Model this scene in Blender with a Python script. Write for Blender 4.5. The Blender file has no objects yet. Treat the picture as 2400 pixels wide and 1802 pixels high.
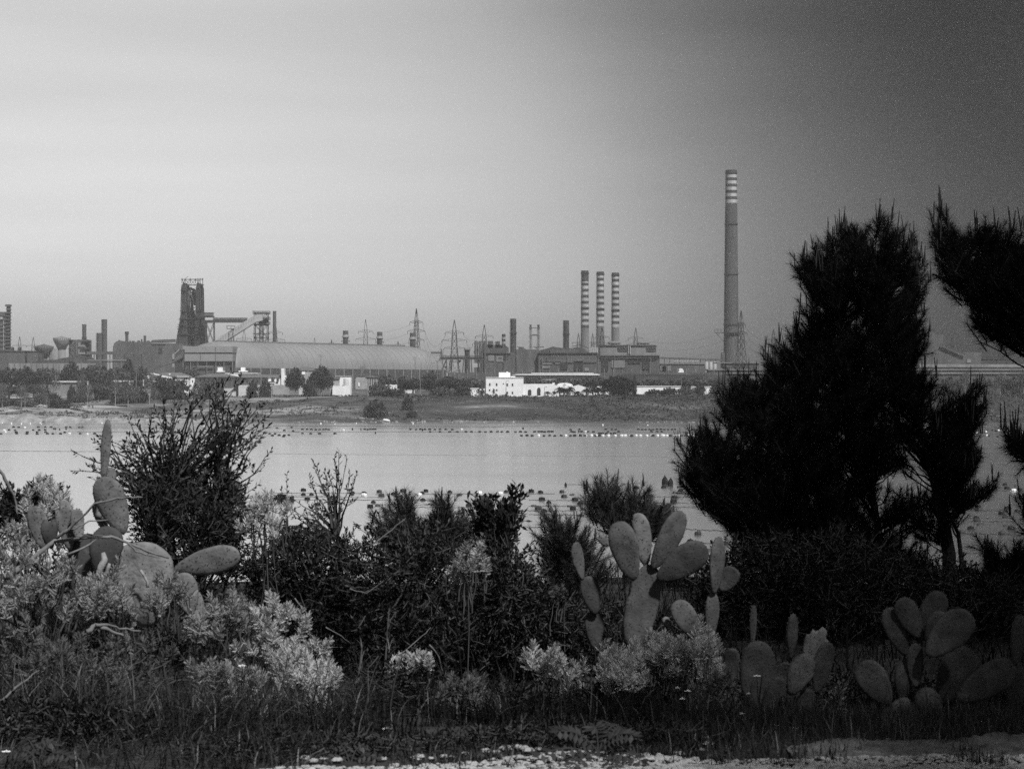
SKY = [.88,.88,.85,.75,.60,.37,.235,.125,.065,.025]
SUN_E, SUN_ANGLE, EXPOSURE, DENOISE, HAZE, HAZE_G = 2.5, 3.0, 1.0, False, 1.2e-4, 0.7
SKY_S = .115
WAT_C, WAT_M, WAT_R = 1.0, .97, .2
EL_GAIN = [(0,1.5),(.03,1.3),(.07,1.12),(.11,1.0),(.155,.88),(.2,1.1),(.3,1.0),(.42,.5),(.6,.2),(1,.14)]
import bpy, math, random
from mathutils import Vector, Matrix, noise
R = random.Random(11)
U = R.uniform
V = Vector
rad = math.radians
scene = bpy.context.scene
COL = scene.collection
# ---------------------------------------------------------------- camera model used to size things from the photograph
F, H, CX, CY = 5500.0, 16.5, 1200.0, 901.0
def P(px, py, D):
    return V(((px - CX) / F * D, D, H - (py - CY) / F * D))

# ---------------------------------------------------------------- materials (the photograph is black and white: all neutral grey)
MATS = {}
def mat(name, val, rough=0.8, vary=0.25, scale=1.0, spec=0.3, island=0.0, bump=0.0, bscale=None, transl=0.0, stretch=None, dots=0.0, scar=0.0):
    m = bpy.data.materials.new(name); m.use_nodes = True
    nt = m.node_tree; N = nt.nodes; L = nt.links
    b = N['Principled BSDF']; b.inputs['Roughness'].default_value = rough
    b.inputs['Specular IOR Level'].default_value = spec
    tc = N.new('ShaderNodeTexCoord'); src = tc.outputs['Object']
    if stretch:
        mp = N.new('ShaderNodeMapping'); mp.inputs['Scale'].default_value = stretch
        L.new(src, mp.inputs['Vector']); src = mp.outputs['Vector']
    n = N.new('ShaderNodeTexNoise'); n.inputs['Scale'].default_value = scale; n.inputs['Detail'].default_value = 6
    n.inputs['Roughness'].default_value = 0.65
    L.new(src, n.inputs['Vector'])
    r = N.new('ShaderNodeMapRange'); r.inputs[1].default_value = 0.3; r.inputs[2].default_value = 0.7
    r.inputs[3].default_value = val * (1 - vary); r.inputs[4].default_value = val * (1 + vary)
    L.new(n.outputs['Fac'], r.inputs[0]); out = r.outputs[0]
    if island:
        g = N.new('ShaderNodeNewGeometry'); r2 = N.new('ShaderNodeMapRange')
        r2.inputs[3].default_value = 1 - island; r2.inputs[4].default_value = 1 + island
        L.new(g.outputs['Random Per Island'], r2.inputs[0])
        mu = N.new('ShaderNodeMath'); mu.operation = 'MULTIPLY'; L.new(out, mu.inputs[0]); L.new(r2.outputs[0], mu.inputs[1]); out = mu.outputs[0]
    if dots:
        vo = N.new('ShaderNodeTexVoronoi'); vo.inputs['Scale'].default_value = dots; L.new(tc.outputs['Object'], vo.inputs['Vector'])
        r3 = N.new('ShaderNodeMapRange'); r3.inputs[1].default_value = 0.10; r3.inputs[2].default_value = 0.2
        r3.inputs[3].default_value = 0.45; r3.inputs[4].default_value = 1.0; L.new(vo.outputs['Distance'], r3.inputs[0])
        mu = N.new('ShaderNodeMath'); mu.operation = 'MULTIPLY'; L.new(out, mu.inputs[0]); L.new(r3.outputs[0], mu.inputs[1]); out = mu.outputs[0]
    if scar:
        n3 = N.new('ShaderNodeTexNoise'); n3.inputs['Scale'].default_value = 7; n3.inputs['Detail'].default_value = 5; n3.inputs['Roughness'].default_value = .75; L.new(tc.outputs['Object'], n3.inputs['Vector'])
        r4 = N.new('ShaderNodeMapRange'); r4.inputs[1].default_value = .60; r4.inputs[2].default_value = .68; r4.inputs[3].default_value = 1.0; r4.inputs[4].default_value = 1+scar; L.new(n3.outputs['Fac'], r4.inputs[0])
        mu = N.new('ShaderNodeMath'); mu.operation = 'MULTIPLY'; L.new(out, mu.inputs[0]); L.new(r4.outputs[0], mu.inputs[1]); out = mu.outputs[0]
    cb = N.new('ShaderNodeCombineColor')
    for i in range(3): L.new(out, cb.inputs[i])
    L.new(cb.outputs[0], b.inputs['Base Color'])
    if bump:
        nb = N.new('ShaderNodeTexNoise'); nb.inputs['Scale'].default_value = bscale or scale * 6; nb.inputs['Detail'].default_value = 4
        L.new(src, nb.inputs['Vector'])
        bp = N.new('ShaderNodeBump'); bp.inputs['Strength'].default_value = bump; bp.inputs['Distance'].default_value = 0.5 / (bscale or scale * 6)
        L.new(nb.outputs['Fac'], bp.inputs['Height']); L.new(bp.outputs[0], b.inputs['Normal'])
    if transl:
        t = N.new('ShaderNodeBsdfTranslucent'); L.new(cb.outputs[0], t.inputs['Color'])
        ms = N.new('ShaderNodeMixShader'); ms.inputs[0].default_value = transl
        L.new(b.outputs[0], ms.inputs[1]); L.new(t.outputs[0], ms.inputs[2])
        L.new(ms.outputs[0], N['Material Output'].inputs['Surface'])
    MATS[name] = m
    return m

# far shore
mat('white_plaster', .78, .8, .1, .3)
mat('pale_plaster', .5, .8, .2, .4)
mat('grey_plaster', .3, .8, .25, .4)
mat('roof_tile', .13, .8, .25, .6)
mat('dark_opening', .03, .6, .2, 1)
mat('sheet_light', .24, .6, .14, .03, stretch=(1, 1, .2))
mat('sheet_seam', .13, .7, .1, .1)
mat('sheet_dark', .07, .7, .3, .05)
mat('concrete', .20, .8, .35, .12, stretch=(1, 1, .2))
mat('concrete_dark', .085, .8, .35, .12, stretch=(1, 1, .15))
mat('stack_white', .38, .7, .45, .3, stretch=(1, 1, .12))
mat('stack_dark', .055, .7, .4, .3, stretch=(1, 1, .12))
mat('steel_dark', .05, .6, .3, .1)
mat('steel_grey', .15, .6, .3, .1)
mat('steel_pale', .36, .6, .2, .05)
mat('coal', .04, .9, .3, .08)
mat('bark_far', .2, .9, .3, .5)
mat('bark_pale_far', .3, .9, .3, .5)
mat('crown_dark', .035, .8, .3, .2, .2, island=.5)
mat('crown_black', .012, .8, .3, .2, .1, island=.5)
mat('crown_mid', .06, .8, .3, .2, .2, island=.5)
mat('crown_grey', .085, .8, .3, .2, .2, island=.45)
mat('scrub', .055, .85, .45, .03, .2, island=.5)
mat('chalk', .24, .9, .5, .25, bump=.8, bscale=.8)
mat('wood_pole', .25, .9, .2, 1)
mat('float_dark', .012, .6, .4, 2, .1)
mat('float_grey', .04, .6, .35, 2, .1)
mat('float_white', .75, .5, .25, 2, .4)
mat('rope', .06, .9, .2, .2)
# near bank
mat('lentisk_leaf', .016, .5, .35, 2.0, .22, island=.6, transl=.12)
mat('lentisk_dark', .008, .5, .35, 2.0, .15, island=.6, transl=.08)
mat('twig', .05, .9, .3, 8)
mat('dead_wood', .15, .9, .35, 14, bump=.6, bscale=60)
mat('bark_pine', .05, .9, .4, 6, bump=.8, bscale=40)
mat('bark_pine_dark', .009, .9, .4, 6, bump=.8, bscale=40)
mat('needle', .022, .6, .3, 1.5, .3, island=.5)
mat('needle_dark', .006, .7, .3, 1.5, .05, island=.5)
mat('candle', .012, .7, .2, 4)
mat('silver_leaf', .48, .7, .3, 3, .2, island=.35, transl=.2)
mat('silver_mid', .28, .7, .35, 3, .2, island=.4, transl=.18)
mat('silver_dim', .13, .7, .35, 3, .2, island=.45, transl=.15)
mat('silver_stem', .05, .8, .3, 5)
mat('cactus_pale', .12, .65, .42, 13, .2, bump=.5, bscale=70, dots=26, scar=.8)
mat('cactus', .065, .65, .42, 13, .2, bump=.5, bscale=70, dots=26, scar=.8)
mat('cactus_shade', .042, .65, .42, 13, .15, bump=.5, bscale=70, dots=26, scar=.8)  # darker copy of cactus, shade put into its colour
mat('cactus_dark', .045, .7, .35, 9, .3, bump=.3, bscale=60, scar=.8)
mat('areole', .045, .9, .3, 9)
mat('cactus_old', .16, .85, .45, 7, .2, bump=.7, bscale=30)
mat('cactus_scar', .25, .9, .4, 14, .2, bump=.6, bscale=40)
mat('grass_blade', .028, .6, .35, 1.2, .12, island=.55, transl=.15)
mat('grass_dark', .009, .6, .35, 1.2, .08, island=.55, transl=.15)
mat('straw', .09, .7, .3, 2, .3, island=.4)
mat('petal', .85, .6, .05, 5)
mat('petal_eye', .5, .7, .1, 5)
mat('sumac_leaf', .03, .5, .3, 3, .4, island=.4, transl=.15)
mat('stone', .34, .9, .3, 5, bump=.8, bscale=25)

# ---------------------------------------------------------------- mesh builder
class MB:
    def __init__(s): s.v = []; s.f = []; s.m = []; s.mi = 0
    def add(s, vs, fs):
        b = len(s.v); s.v.extend(tuple(p) for p in vs)
        for f in fs: s.f.append(tuple(i + b for i in f)); s.m.append(s.mi)
    def box(s, x0, x1, y0, y1, z0, z1):
        s.add([(x0,y0,z0),(x1,y0,z0),(x1,y1,z0),(x0,y1,z0),(x0,y0,z1),(x1,y0,z1),(x1,y1,z1),(x0,y1,z1)],
              [(0,3,2,1),(4,5,6,7),(0,1,5,4),(1,2,6,5),(2,3,7,6),(3,0,4,7)])
    def bar(s, a, b, r, n=4, r2=None):
        s.path([a, b], [r, r if r2 is None else r2], n)
    def path(s, pts, rs, n=5, cap=True):
        pts = [V(p) for p in pts]
        b = len(s.v); k = len(pts); u = None
        for i, p in enumerate(pts):
            t = (pts[min(i+1,k-1)] - pts[max(i-1,0)])
            if t.length < 1e-9: t = V((0,0,1))
            t.normalize()
            if u is None:
                u = t.cross(V((0,0,1)) if abs(t.z) < .95 else V((1,0,0))).normalized()
            else:
                u = (u - t * u.dot(t))
                u = u.normalized() if u.length > 1e-6 else t.orthogonal().normalized()
            w = t.cross(u); r = rs[i]
            for j in range(n):
                a = 2*math.pi*j/n + math.pi/4
                q = p + u*(r*math.cos(a)) + w*(r*math.sin(a)); s.v.append((q.x,q.y,q.z))
        for i in range(k-1):
            for j in range(n):
                s.f.append((b+i*n+j, b+i*n+(j+1)%n, b+(i+1)*n+(j+1)%n, b+(i+1)*n+j)); s.m.append(s.mi)
        if cap and n > 2:
            s.f.append(tuple(b+j for j in range(n-1,-1,-1))); s.m.append(s.mi)
            s.f.append(tuple(b+(k-1)*n+j for j in range(n))); s.m.append(s.mi)
    def lathe(s, cx, cy, prof, n=16):
        b = len(s.v); k = len(prof)
        for r, z in prof:
            for j in range(n):
                a = 2*math.pi*j/n; s.v.append((cx+r*math.cos(a), cy+r*math.sin(a), z))
        for i in range(k-1):
            for j in range(n):
                s.f.append((b+i*n+j, b+i*n+(j+1)%n, b+(i+1)*n+(j+1)%n, b+(i+1)*n+j)); s.m.append(s.mi)
        s.f.append(tuple(b+j for j in range(n-1,-1,-1))); s.m.append(s.mi)
        s.f.append(tuple(b+(k-1)*n+j for j in range(n))); s.m.append(s.mi)
    def prism(s, poly, y0, y1):                        # outline in x,z extruded in y
        k = len(poly)
        s.add([(x,y0,z) for x,z in poly] + [(x,y1,z) for x,z in poly],
              [tuple(range(k-1,-1,-1)), tuple(range(k,2*k))] + [(i,(i+1)%k,k+(i+1)%k,k+i) for i in range(k)])
    def build(s, name, m, parent=None, smooth=False, o0=None):
        me = bpy.data.meshes.new(name)
        o0 = V(o0) if o0 is not None else (ORG.get(parent.name, V((0,0,0))) if parent else V((0,0,0)))
        me.from_pydata([(x-o0.x, y-o0.y, z-o0.z) for x,y,z in s.v], [], s.f)
        ml = m if isinstance(m, (list,tuple)) else [m]
        for q in ml: me.materials.append(MATS[q] if isinstance(q,str) else q)
        if len(ml) > 1: me.polygons.foreach_set('material_index', s.m)
        if smooth: me.polygons.foreach_set('use_smooth', [True]*len(me.polygons))
        me.update()
        o = bpy.data.objects.new(name, me); COL.objects.link(o)
        if parent is not None: o.parent = parent
        else: o.location = o0
        ORG[o.name] = o0
        return o
ORG = {}
def tag(o, label=None, cat=None, group=None, kind=None):
    if label: o['label'] = label
    if cat: o['category'] = cat
    if group: o['group'] = group
    if kind: o['kind'] = kind
    return o
def thing(name, label, cat, loc, group=None):
    o = bpy.data.objects.new(name, None); COL.objects.link(o); o.location = loc; o.empty_display_size = .2
    ORG[o.name] = V(loc)
    return tag(o, label, cat, group)
def dup(root, loc, rz=0.0, sc=1.0, label=None, group=None):
    r = root.copy(); COL.objects.link(r); r.location = loc; r.rotation_euler = (0,0,rz)
    r.scale = sc if hasattr(sc,'__len__') else (sc,sc,sc)
    if label: r['label'] = label
    if group: r['group'] = group
    for ch in list(root.children):
        c = ch.copy(); COL.objects.link(c); c.parent = r
        for g in ch.children:
            d = g.copy(); COL.objects.link(d); d.parent = c
    return r
def place(proto, used, loc, rz=0.0, sc=1.0, label=None, group=None):
    if proto.name in used: return dup(proto, loc, rz, sc, label, group)
    used.add(proto.name); proto.location = loc; proto.rotation_euler = (0,0,rz)
    proto.scale = sc if hasattr(sc,'__len__') else (sc,sc,sc)
    if label: proto['label'] = label
    if group: proto['group'] = group
    return proto
USED = set()
ORD = ['first','second','third','fourth','fifth','sixth','seventh','eighth','ninth','tenth','eleventh','twelfth','thirteenth','fourteenth',
       'fifteenth','sixteenth','seventeenth','eighteenth','nineteenth','twentieth','twenty-first','twenty-second','twenty-third','twenty-fourth',
       'twenty-fifth','twenty-sixth','twenty-seventh','twenty-eighth','twenty-ninth','thirtieth']
# polygon helpers in photograph coordinates
def inside(poly, x, y):
    c = False; j = len(poly)-1
    for i in range(len(poly)):
        xi, yi = poly[i]; xj, yj = poly[j]
        if (yi > y) != (yj > y) and x < (xj-xi)*(y-yi)/(yj-yi)+xi: c = not c
        j = i
    return c
def edge_dist(poly, x, y):
    d = 1e9
    for i in range(len(poly)):
        x0,y0 = poly[i]; x1,y1 = poly[(i+1)%len(poly)]
        dx,dy = x1-x0, y1-y0; l = dx*dx+dy*dy or 1
        t = max(0,min(1,((x-x0)*dx+(y-y0)*dy)/l))
        d = min(d, math.hypot(x-x0-t*dx, y-y0-t*dy))
    return d
def sample(poly, D, depth, n, inset=0.0):
    """n points in the round volume whose outline is poly, standing about distance D"""
    xs = [p[0] for p in poly]; ys = [p[1] for p in poly]; out = []
    while len(out) < n:
        x, y = U(min(xs),max(xs)), U(min(ys),max(ys))
        if not inside(poly, x, y): continue
        e = edge_dist(poly, x, y)/F*D
        if e < inset and R.random() < .93: continue
        h = min(depth, .12 + math.sqrt(max(0, e*depth))*1.2)
        out.append((P(x, y, D + U(-h,h)), e, (x,y)))
    return out
def rdir():
    z = U(-1,1); a = U(0,2*math.pi); r = math.sqrt(1-z*z)
    return V((r*math.cos(a), r*math.sin(a), z))
# ================================================================= light, sky, camera
SUN_EL, SUN_AZ = 52.0, 150.0           # azimuth clockwise from +Y (the view axis): behind the viewer, to the right
w = bpy.data.worlds.new('World'); scene.world = w; w.use_nodes = True
nt = w.node_tree; N = nt.nodes; L = nt.links
bg = N['Background']; bg.inputs['Strength'].default_value = SKY_S
sky = N.new('ShaderNodeTexSky'); sky.sky_type = 'NISHITA'; sky.sun_disc = False
sky.sun_elevation = rad(SUN_EL); sky.sun_rotation = rad(SUN_AZ)
sky.air_density = 1.0; sky.dust_density = 2.5; sky.ozone_density = 1.0
bw = N.new('ShaderNodeRGBToBW'); L.new(sky.outputs[0], bw.inputs[0])
tc = N.new('ShaderNodeTexCoord'); sp = N.new('ShaderNodeSeparateXYZ'); L.new(tc.outputs['Generated'], sp.inputs[0])
at = N.new('ShaderNodeMath'); at.operation = 'ARCTAN2'; L.new(sp.outputs['X'], at.inputs[0]); L.new(sp.outputs['Y'], at.inputs[1])
# added azimuth ramp dims the sky to the right, easing off behind the viewer
mp = N.new('ShaderNodeMapping'); mp.inputs['Scale'].default_value = (2.2, 2.2, 22.0); L.new(tc.outputs['Generated'], mp.inputs['Vector'])
nz = N.new('ShaderNodeTexNoise'); nz.inputs['Scale'].default_value = 1.6; nz.inputs['Detail'].default_value = 3; nz.inputs['Roughness'].default_value = .5
L.new(mp.outputs[0], nz.inputs['Vector'])
ad = N.new('ShaderNodeMath'); ad.operation = 'MULTIPLY_ADD'; L.new(nz.outputs['Fac'], ad.inputs[0]); ad.inputs[1].default_value = .05
L.new(at.outputs[0], ad.inputs[2])
el = N.new('ShaderNodeMath'); el.operation = 'MULTIPLY_ADD'; L.new(sp.outputs['Z'], el.inputs[0]); el.inputs[1].default_value = .42; L.new(ad.outputs[0], el.inputs[2])
mr = N.new('ShaderNodeMapRange'); mr.inputs[1].default_value = rad(-180)+.05; mr.inputs[2].default_value = rad(180)+.05
L.new(el.outputs[0], mr.inputs[0])
cr = N.new('ShaderNodeValToRGB'); L.new(mr.outputs[0], cr.inputs[0])
AZ_GAIN = [(-180,.35),(-100,.35),(-40,.8),(-12.5,SKY[0]),(-9,SKY[1]),(-5,SKY[2]),(-1,SKY[3]),(2,SKY[4]),(4.2,SKY[5]),(6.2,SKY[6]),(8.2,SKY[7]),(10.2,SKY[8]),(12.4,SKY[9]),(20,SKY[9]*.9),(60,SKY[9]),(120,.2),(180,.35)]
els = cr.color_ramp.elements; cr.color_ramp.interpolation = 'B_SPLINE'
while len(els) < len(AZ_GAIN): els.new(.5)
for e, (a, v) in zip(els, AZ_GAIN):
    e.position = (a+180)/360; e.color = (v, v, v, 1)
mu = N.new('ShaderNodeMath'); mu.operation = 'MULTIPLY'; L.new(bw.outputs[0], mu.inputs[0]); L.new(cr.outputs[0], mu.inputs[1])
# added elevation ramp: brighter horizon band, sky overhead dimmed to cut ambient light
dk = N.new('ShaderNodeValToRGB'); L.new(sp.outputs['Z'], dk.inputs[0])
de = dk.color_ramp.elements
while len(de) < len(EL_GAIN): de.new(.5)
for e, (zz, v) in zip(de, EL_GAIN): e.position = zz; e.color = (v, v, v, 1)
mu2 = N.new('ShaderNodeMath'); mu2.operation = 'MULTIPLY'; L.new(mu.outputs[0], mu2.inputs[0]); L.new(dk.outputs[0], mu2.inputs[1])
cl = N.new('ShaderNodeMapRange'); cl.inputs[1].default_value = .3; cl.inputs[2].default_value = .7; cl.inputs[3].default_value = .93; cl.inputs[4].default_value = 1.06
L.new(nz.outputs['Fac'], cl.inputs[0])
mu3 = N.new('ShaderNodeMath'); mu3.operation = 'MULTIPLY'; L.new(mu2.outputs[0], mu3.inputs[0]); L.new(cl.outputs[0], mu3.inputs[1])
L.new(mu3.outputs[0], bg.inputs['Color'])
sd = bpy.data.lights.new('sun', 'SUN'); sd.energy = SUN_E; sd.angle = rad(SUN_ANGLE); sd.color = (1, 1, 1)
so = bpy.data.objects.new('sun', sd); COL.objects.link(so)
d = V((math.sin(rad(SUN_AZ))*math.cos(rad(SUN_EL)), math.cos(rad(SUN_AZ))*math.cos(rad(SUN_EL)), math.sin(rad(SUN_EL))))
so.rotation_euler = d.to_track_quat('Z', 'Y').to_euler(); so.location = (0, 0, 60)
cd = bpy.data.cameras.new('camera'); co = bpy.data.objects.new('camera', cd); COL.objects.link(co)
co.location = (0, 0, H); co.rotation_euler = (rad(90), 0, 0)
cd.lens = 36*F/2400; cd.sensor_width = 36; cd.clip_start = .2; cd.clip_end = 20000
cd.dof.use_dof = True; cd.dof.focus_distance = 55; cd.dof.aperture_fstop = 11
scene.camera = co
vs = scene.view_settings; vs.view_transform = 'Standard'; vs.look = 'None'; vs.gamma = 1; vs.exposure = EXPOSURE; vs.use_curve_mapping = False
scene.cycles.max_bounces = 6; scene.cycles.diffuse_bounces = 2; scene.cycles.glossy_bounces = 2; scene.cycles.transmission_bounces = 3
scene.cycles.volume_bounces = 1; scene.cycles.transparent_max_bounces = 4; scene.cycles.use_denoising = DENOISE
scene.cycles.sample_clamp_indirect = 3.0; scene.cycles.caustics_reflective = False; scene.cycles.caustics_refractive = False

# ================================================================= ground of the near bank
def smooth(t): t = max(0, min(1, t)); return t*t*(3-2*t)
def gdrop(y):
    pts = [(-40,1.5),(9,1.6),(10.6,1.6),(11,1.62),(15,1.95),(20,2.02),(27,2.35),(36,3.1),(60,8.5),(110,18.5),(160,22)]
    for (a,u),(b,v) in zip(pts, pts[1:]):
        if y <= b: return u+(v-u)*max(0,(y-a))/(b-a)
    return 22
def gz(x, y):
    n = noise.noise(V((x*.25, y*.25, 3)))*.22*smooth((y-10.5)/3) + noise.noise(V((x*1.3, y*1.3, 9)))*.03
    return H - gdrop(y) + n
def grid(name, xs, ys, zf, m, smoothf=True):
    b = MB(); nx = len(xs)
    b.v = [(x,y,zf(x,y)) for y in ys for x in xs]
    b.f = [(j*nx+i, j*nx+i+1, (j+1)*nx+i+1, (j+1)*nx+i) for j in range(len(ys)-1) for i in range(nx-1)]
    b.m = [0]*len(b.f)
    return tag(b.build(name, m, None, smoothf), kind='structure')
def spread(*segs):
    o = []
    for a,b,n in segs: o += [a+(b-a)*i/n for i in range(n)]
    return o + [segs[-1][1]]
mat('soil', .035, .95, .5, 2.5, .1, bump=.8, bscale=12)
grid('ground', spread((-400,-30,14),(-30,-6,24),(-6,6,60),(6,30,24),(30,400,14)), spread((-40,8,16),(8,20,60),(20,60,30),(60,160,14)), gz, 'soil')
# pale gravel path at the photographer's feet, laid on the ground
mat('gravel', .26, .95, .55, 9, .1, bump=1.0, bscale=45)
def path_edge(x):
    # far edge of the pale gravel as the photograph shows it
    pts = [(-50,8.9),(-1.2,9.5),(-.86,9.74),(-.5,9.83),(-.3,9.92),(.02,10.02),(.25,10.06),(.6,10.04),(.8,9.95),(1.1,10.05),(50,10.05)]
    for (a,u),(c,v) in zip(pts,pts[1:]):
        if x <= c: break
    return u+(v-u)*max(0,min(1,(x-a)/(c-a))) + .05*noise.noise(V((x*1.9, 0, 5))) + .03*noise.noise(V((x*7, 0, 8)))
b = MB(); xs = [-40+i*.8 for i in range(44)] + [-4.8+.06*i for i in range(160)] + [4.8+.8*i for i in range(44)]
rows = 14
for x in xs:
    e = path_edge(x)
    for k in range(rows):
        y = 6.0+(e-6.0)*(k/(rows-1))**.7
        b.v.append((x, y, gz(x,y)+.012+.018*noise.noise(V((x*3,y*3,2)))*(k < rows-1) - (.03 if k == rows-1 else 0)))
for i in range(len(xs)-1):
    for k in range(rows-1):
        b.f.append((i*rows+k, (i+1)*rows+k, (i+1)*rows+k+1, i*rows+k+1)); b.m.append(0)
tag(b.build('path', 'gravel', None, True), kind='structure')

# ================================================================= water
m = bpy.data.materials.new('sea_water'); m.use_nodes = True; MATS['sea_water'] = m
nt = m.node_tree; N = nt.nodes; L = nt.links; bs = N['Principled BSDF']
bs.inputs['Base Color'].default_value = (WAT_C,WAT_C,WAT_C,1); bs.inputs['Metallic'].default_value = WAT_M; bs.inputs['Roughness'].default_value = .1; bs.inputs['IOR'].default_value = 1.333
tc = N.new('ShaderNodeTexCoord'); mp = N.new('ShaderNodeMapping'); mp.inputs['Scale'].default_value = (.25,.9,1); L.new(tc.outputs['Object'], mp.inputs['Vector'])
n1 = N.new('ShaderNodeTexNoise'); n1.inputs['Scale'].default_value = .9; n1.inputs['Detail'].default_value = 3; L.new(mp.outputs[0], n1.inputs['Vector'])
bp = N.new('ShaderNodeBump'); bp.inputs['Strength'].default_value = .04; bp.inputs['Distance'].default_value = .1; L.new(n1.outputs['Fac'], bp.inputs['Height']); L.new(bp.outputs[0], bs.inputs['Normal'])
mp2 = N.new('ShaderNodeMapping'); mp2.inputs['Scale'].default_value = (.0035,.022,1); L.new(tc.outputs['Object'], mp2.inputs['Vector'])
n2 = N.new('ShaderNodeTexNoise'); n2.inputs['Scale'].default_value = 1; n2.inputs['Detail'].default_value = 4; L.new(mp2.outputs[0], n2.inputs['Vector'])
r2 = N.new('ShaderNodeMapRange'); r2.inputs[1].default_value = .35; r2.inputs[2].default_value = .65; r2.inputs[3].default_value = WAT_R*.85; r2.inputs[4].default_value = WAT_R*1.15
L.new(n2.outputs['Fac'], r2.inputs[0]); L.new(r2.outputs[0], bs.inputs['Roughness'])
grid('water', [-3000,-1500,-700,0,700,1500,3000], [70,200,400,700,1000,1180], lambda x,y: 0.0, 'sea_water', False)

# ================================================================= far bank and plateau
def shore(x): return 1018 + 9*noise.noise(V((x*.012,1,0))) + 3*noise.noise(V((x*.06,2,0)))
def tz(x, y):
    y0 = shore(x); wd = 62 + 50*smooth((-x-60)/90)
    t = (y-y0)/wd
    if t < 0: return max(-4, t*wd*.12)
    z = .5*min(1,t*14) + 10.3*smooth(t*.92+.03)
    z += (noise.noise(V((x*.03,y*.03,4)))*1.5 + noise.noise(V((x*.09,y*.09,6)))*.6) * smooth(t*5)*(1-smooth((t-.8)/.3))
    return z + 3.4*smooth((y-1180)/900)
m = bpy.data.materials.new('far_grassland'); m.use_nodes = True; MATS['far_grassland'] = m
nt = m.node_tree; N = nt.nodes; L = nt.links; bs = N['Principled BSDF']; bs.inputs['Roughness'].default_value = .95; bs.inputs['Specular IOR Level'].default_value = .1
tc = N.new('ShaderNodeTexCoord'); mp = N.new('ShaderNodeMapping'); mp.inputs['Scale'].default_value = (.02,.07,.12); L.new(tc.outputs['Object'], mp.inputs['Vector'])
n1 = N.new('ShaderNodeTexNoise'); n1.inputs['Scale'].default_value = 1; n1.inputs['Detail'].default_value = 8; n1.inputs['Roughness'].default_value = .65; L.new(mp.outputs[0], n1.inputs['Vector'])
sx = N.new('ShaderNodeSeparateXYZ'); L.new(tc.outputs['Object'], sx.inputs[0])
mx = N.new('ShaderNodeMapRange'); mx.inputs[1].default_value = 120; mx.inputs[2].default_value = -190; mx.inputs[3].default_value = -.13; mx.inputs[4].default_value = .10; L.new(sx.outputs['X'], mx.inputs[0])  # darker to the right: denser scrub, plus a dimming put into the colour
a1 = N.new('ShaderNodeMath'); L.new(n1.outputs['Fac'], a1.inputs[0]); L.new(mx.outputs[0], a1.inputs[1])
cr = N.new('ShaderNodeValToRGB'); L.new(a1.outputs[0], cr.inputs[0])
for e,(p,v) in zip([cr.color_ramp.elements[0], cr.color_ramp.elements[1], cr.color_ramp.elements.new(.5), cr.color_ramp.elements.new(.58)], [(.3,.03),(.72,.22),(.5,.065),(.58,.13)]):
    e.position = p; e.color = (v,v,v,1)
L.new(cr.outputs[0], bs.inputs['Base Color'])
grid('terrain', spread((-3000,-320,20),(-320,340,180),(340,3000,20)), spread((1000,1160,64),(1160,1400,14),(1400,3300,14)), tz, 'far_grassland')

# ================================================================= haze: the air itself
b = MB(); b.box(-3050,3050,-60,3340,-7.2,262)
m = bpy.data.materials.new('haze_air'); m.use_nodes = True; MATS['haze_air'] = m
nt = m.node_tree; N = nt.nodes; L = nt.links; N.remove(N['Principled BSDF'])
pv = N.new('ShaderNodeVolumePrincipled'); pv.inputs['Color'].default_value = (.96,.96,.96,1); pv.inputs['Density'].default_value = HAZE; pv.inputs['Anisotropy'].default_value = HAZE_G
L.new(pv.outputs[0], N['Material Output'].inputs['Volume'])
if HAZE > 0: tag(b.build('haze', 'haze_air'), kind='stuff', label='pale hazy air over the water and the works', cat='haze')
# ================================================================= the steelworks and the far shore, sized in the photograph's scale at real distances
def gp(px, D):                      # ground point under a place in the photograph
    x = (px-CX)/F*D; return V((x, D, tz(x, D)))
def X(px, D): return (px-CX)/F*D
def Z(py, D): return H-(py-CY)/F*D
def bx(b, x0, x1, y0, y1, D, depth, off=0.0):
    """box whose front spans px x0..x1, py y0(top)..y1(bottom, None = down to the ground)"""
    zb = Z(y1, D) if y1 is not None else min(tz(X(x0,D),D), tz(X(x1,D),D))-.6
    b.box(X(x0,D), X(x1,D), D+off, D+off+depth, zb, Z(y0,D))
def one(name, label, cat, m, fn, px, D, group=None, smoothf=False):
    b = MB(); fn(b); o = b.build(name, m, None, smoothf, gp(px, D)); return tag(o, label, cat, group)
SPLIT = {'bay','dark_bay','leg','column','roof_box','roof_gear','balcony','pipe_row','pipe','vent','roof_post','post','deck','platform','pilaster','stack_head','roof_vent','water_box','wall_post','chute','trestle_leg','roof_pipe','pale_strut','head'}
ON_WALL = {'window','arch','door','balcony','pilaster','bay','dark_bay','roof_edge','corner_pipe','dark_panel'}
ON_SHAFT = {'gallery','ladder','walkway','collar'}
def islands(b):
    par = list(range(len(b.v)))
    def fd(i):
        while par[i] != i: par[i] = par[par[i]]; i = par[i]
        return i
    for f in b.f:
        r = fd(f[0])
        for k in f[1:]: par[fd(k)] = r
    out = {}
    for f, m in zip(b.f, b.m):
        q = out.setdefault(fd(f[0]), MB()); q.f.append(f); q.m.append(m)
    for q in out.values():
        idx = sorted({i for f in q.f for i in f}); mp = {o:n for n,o in enumerate(idx)}
        q.v = [b.v[i] for i in idx]; q.f = [tuple(mp[i] for i in f) for f in q.f]
    return list(out.values())
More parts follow.
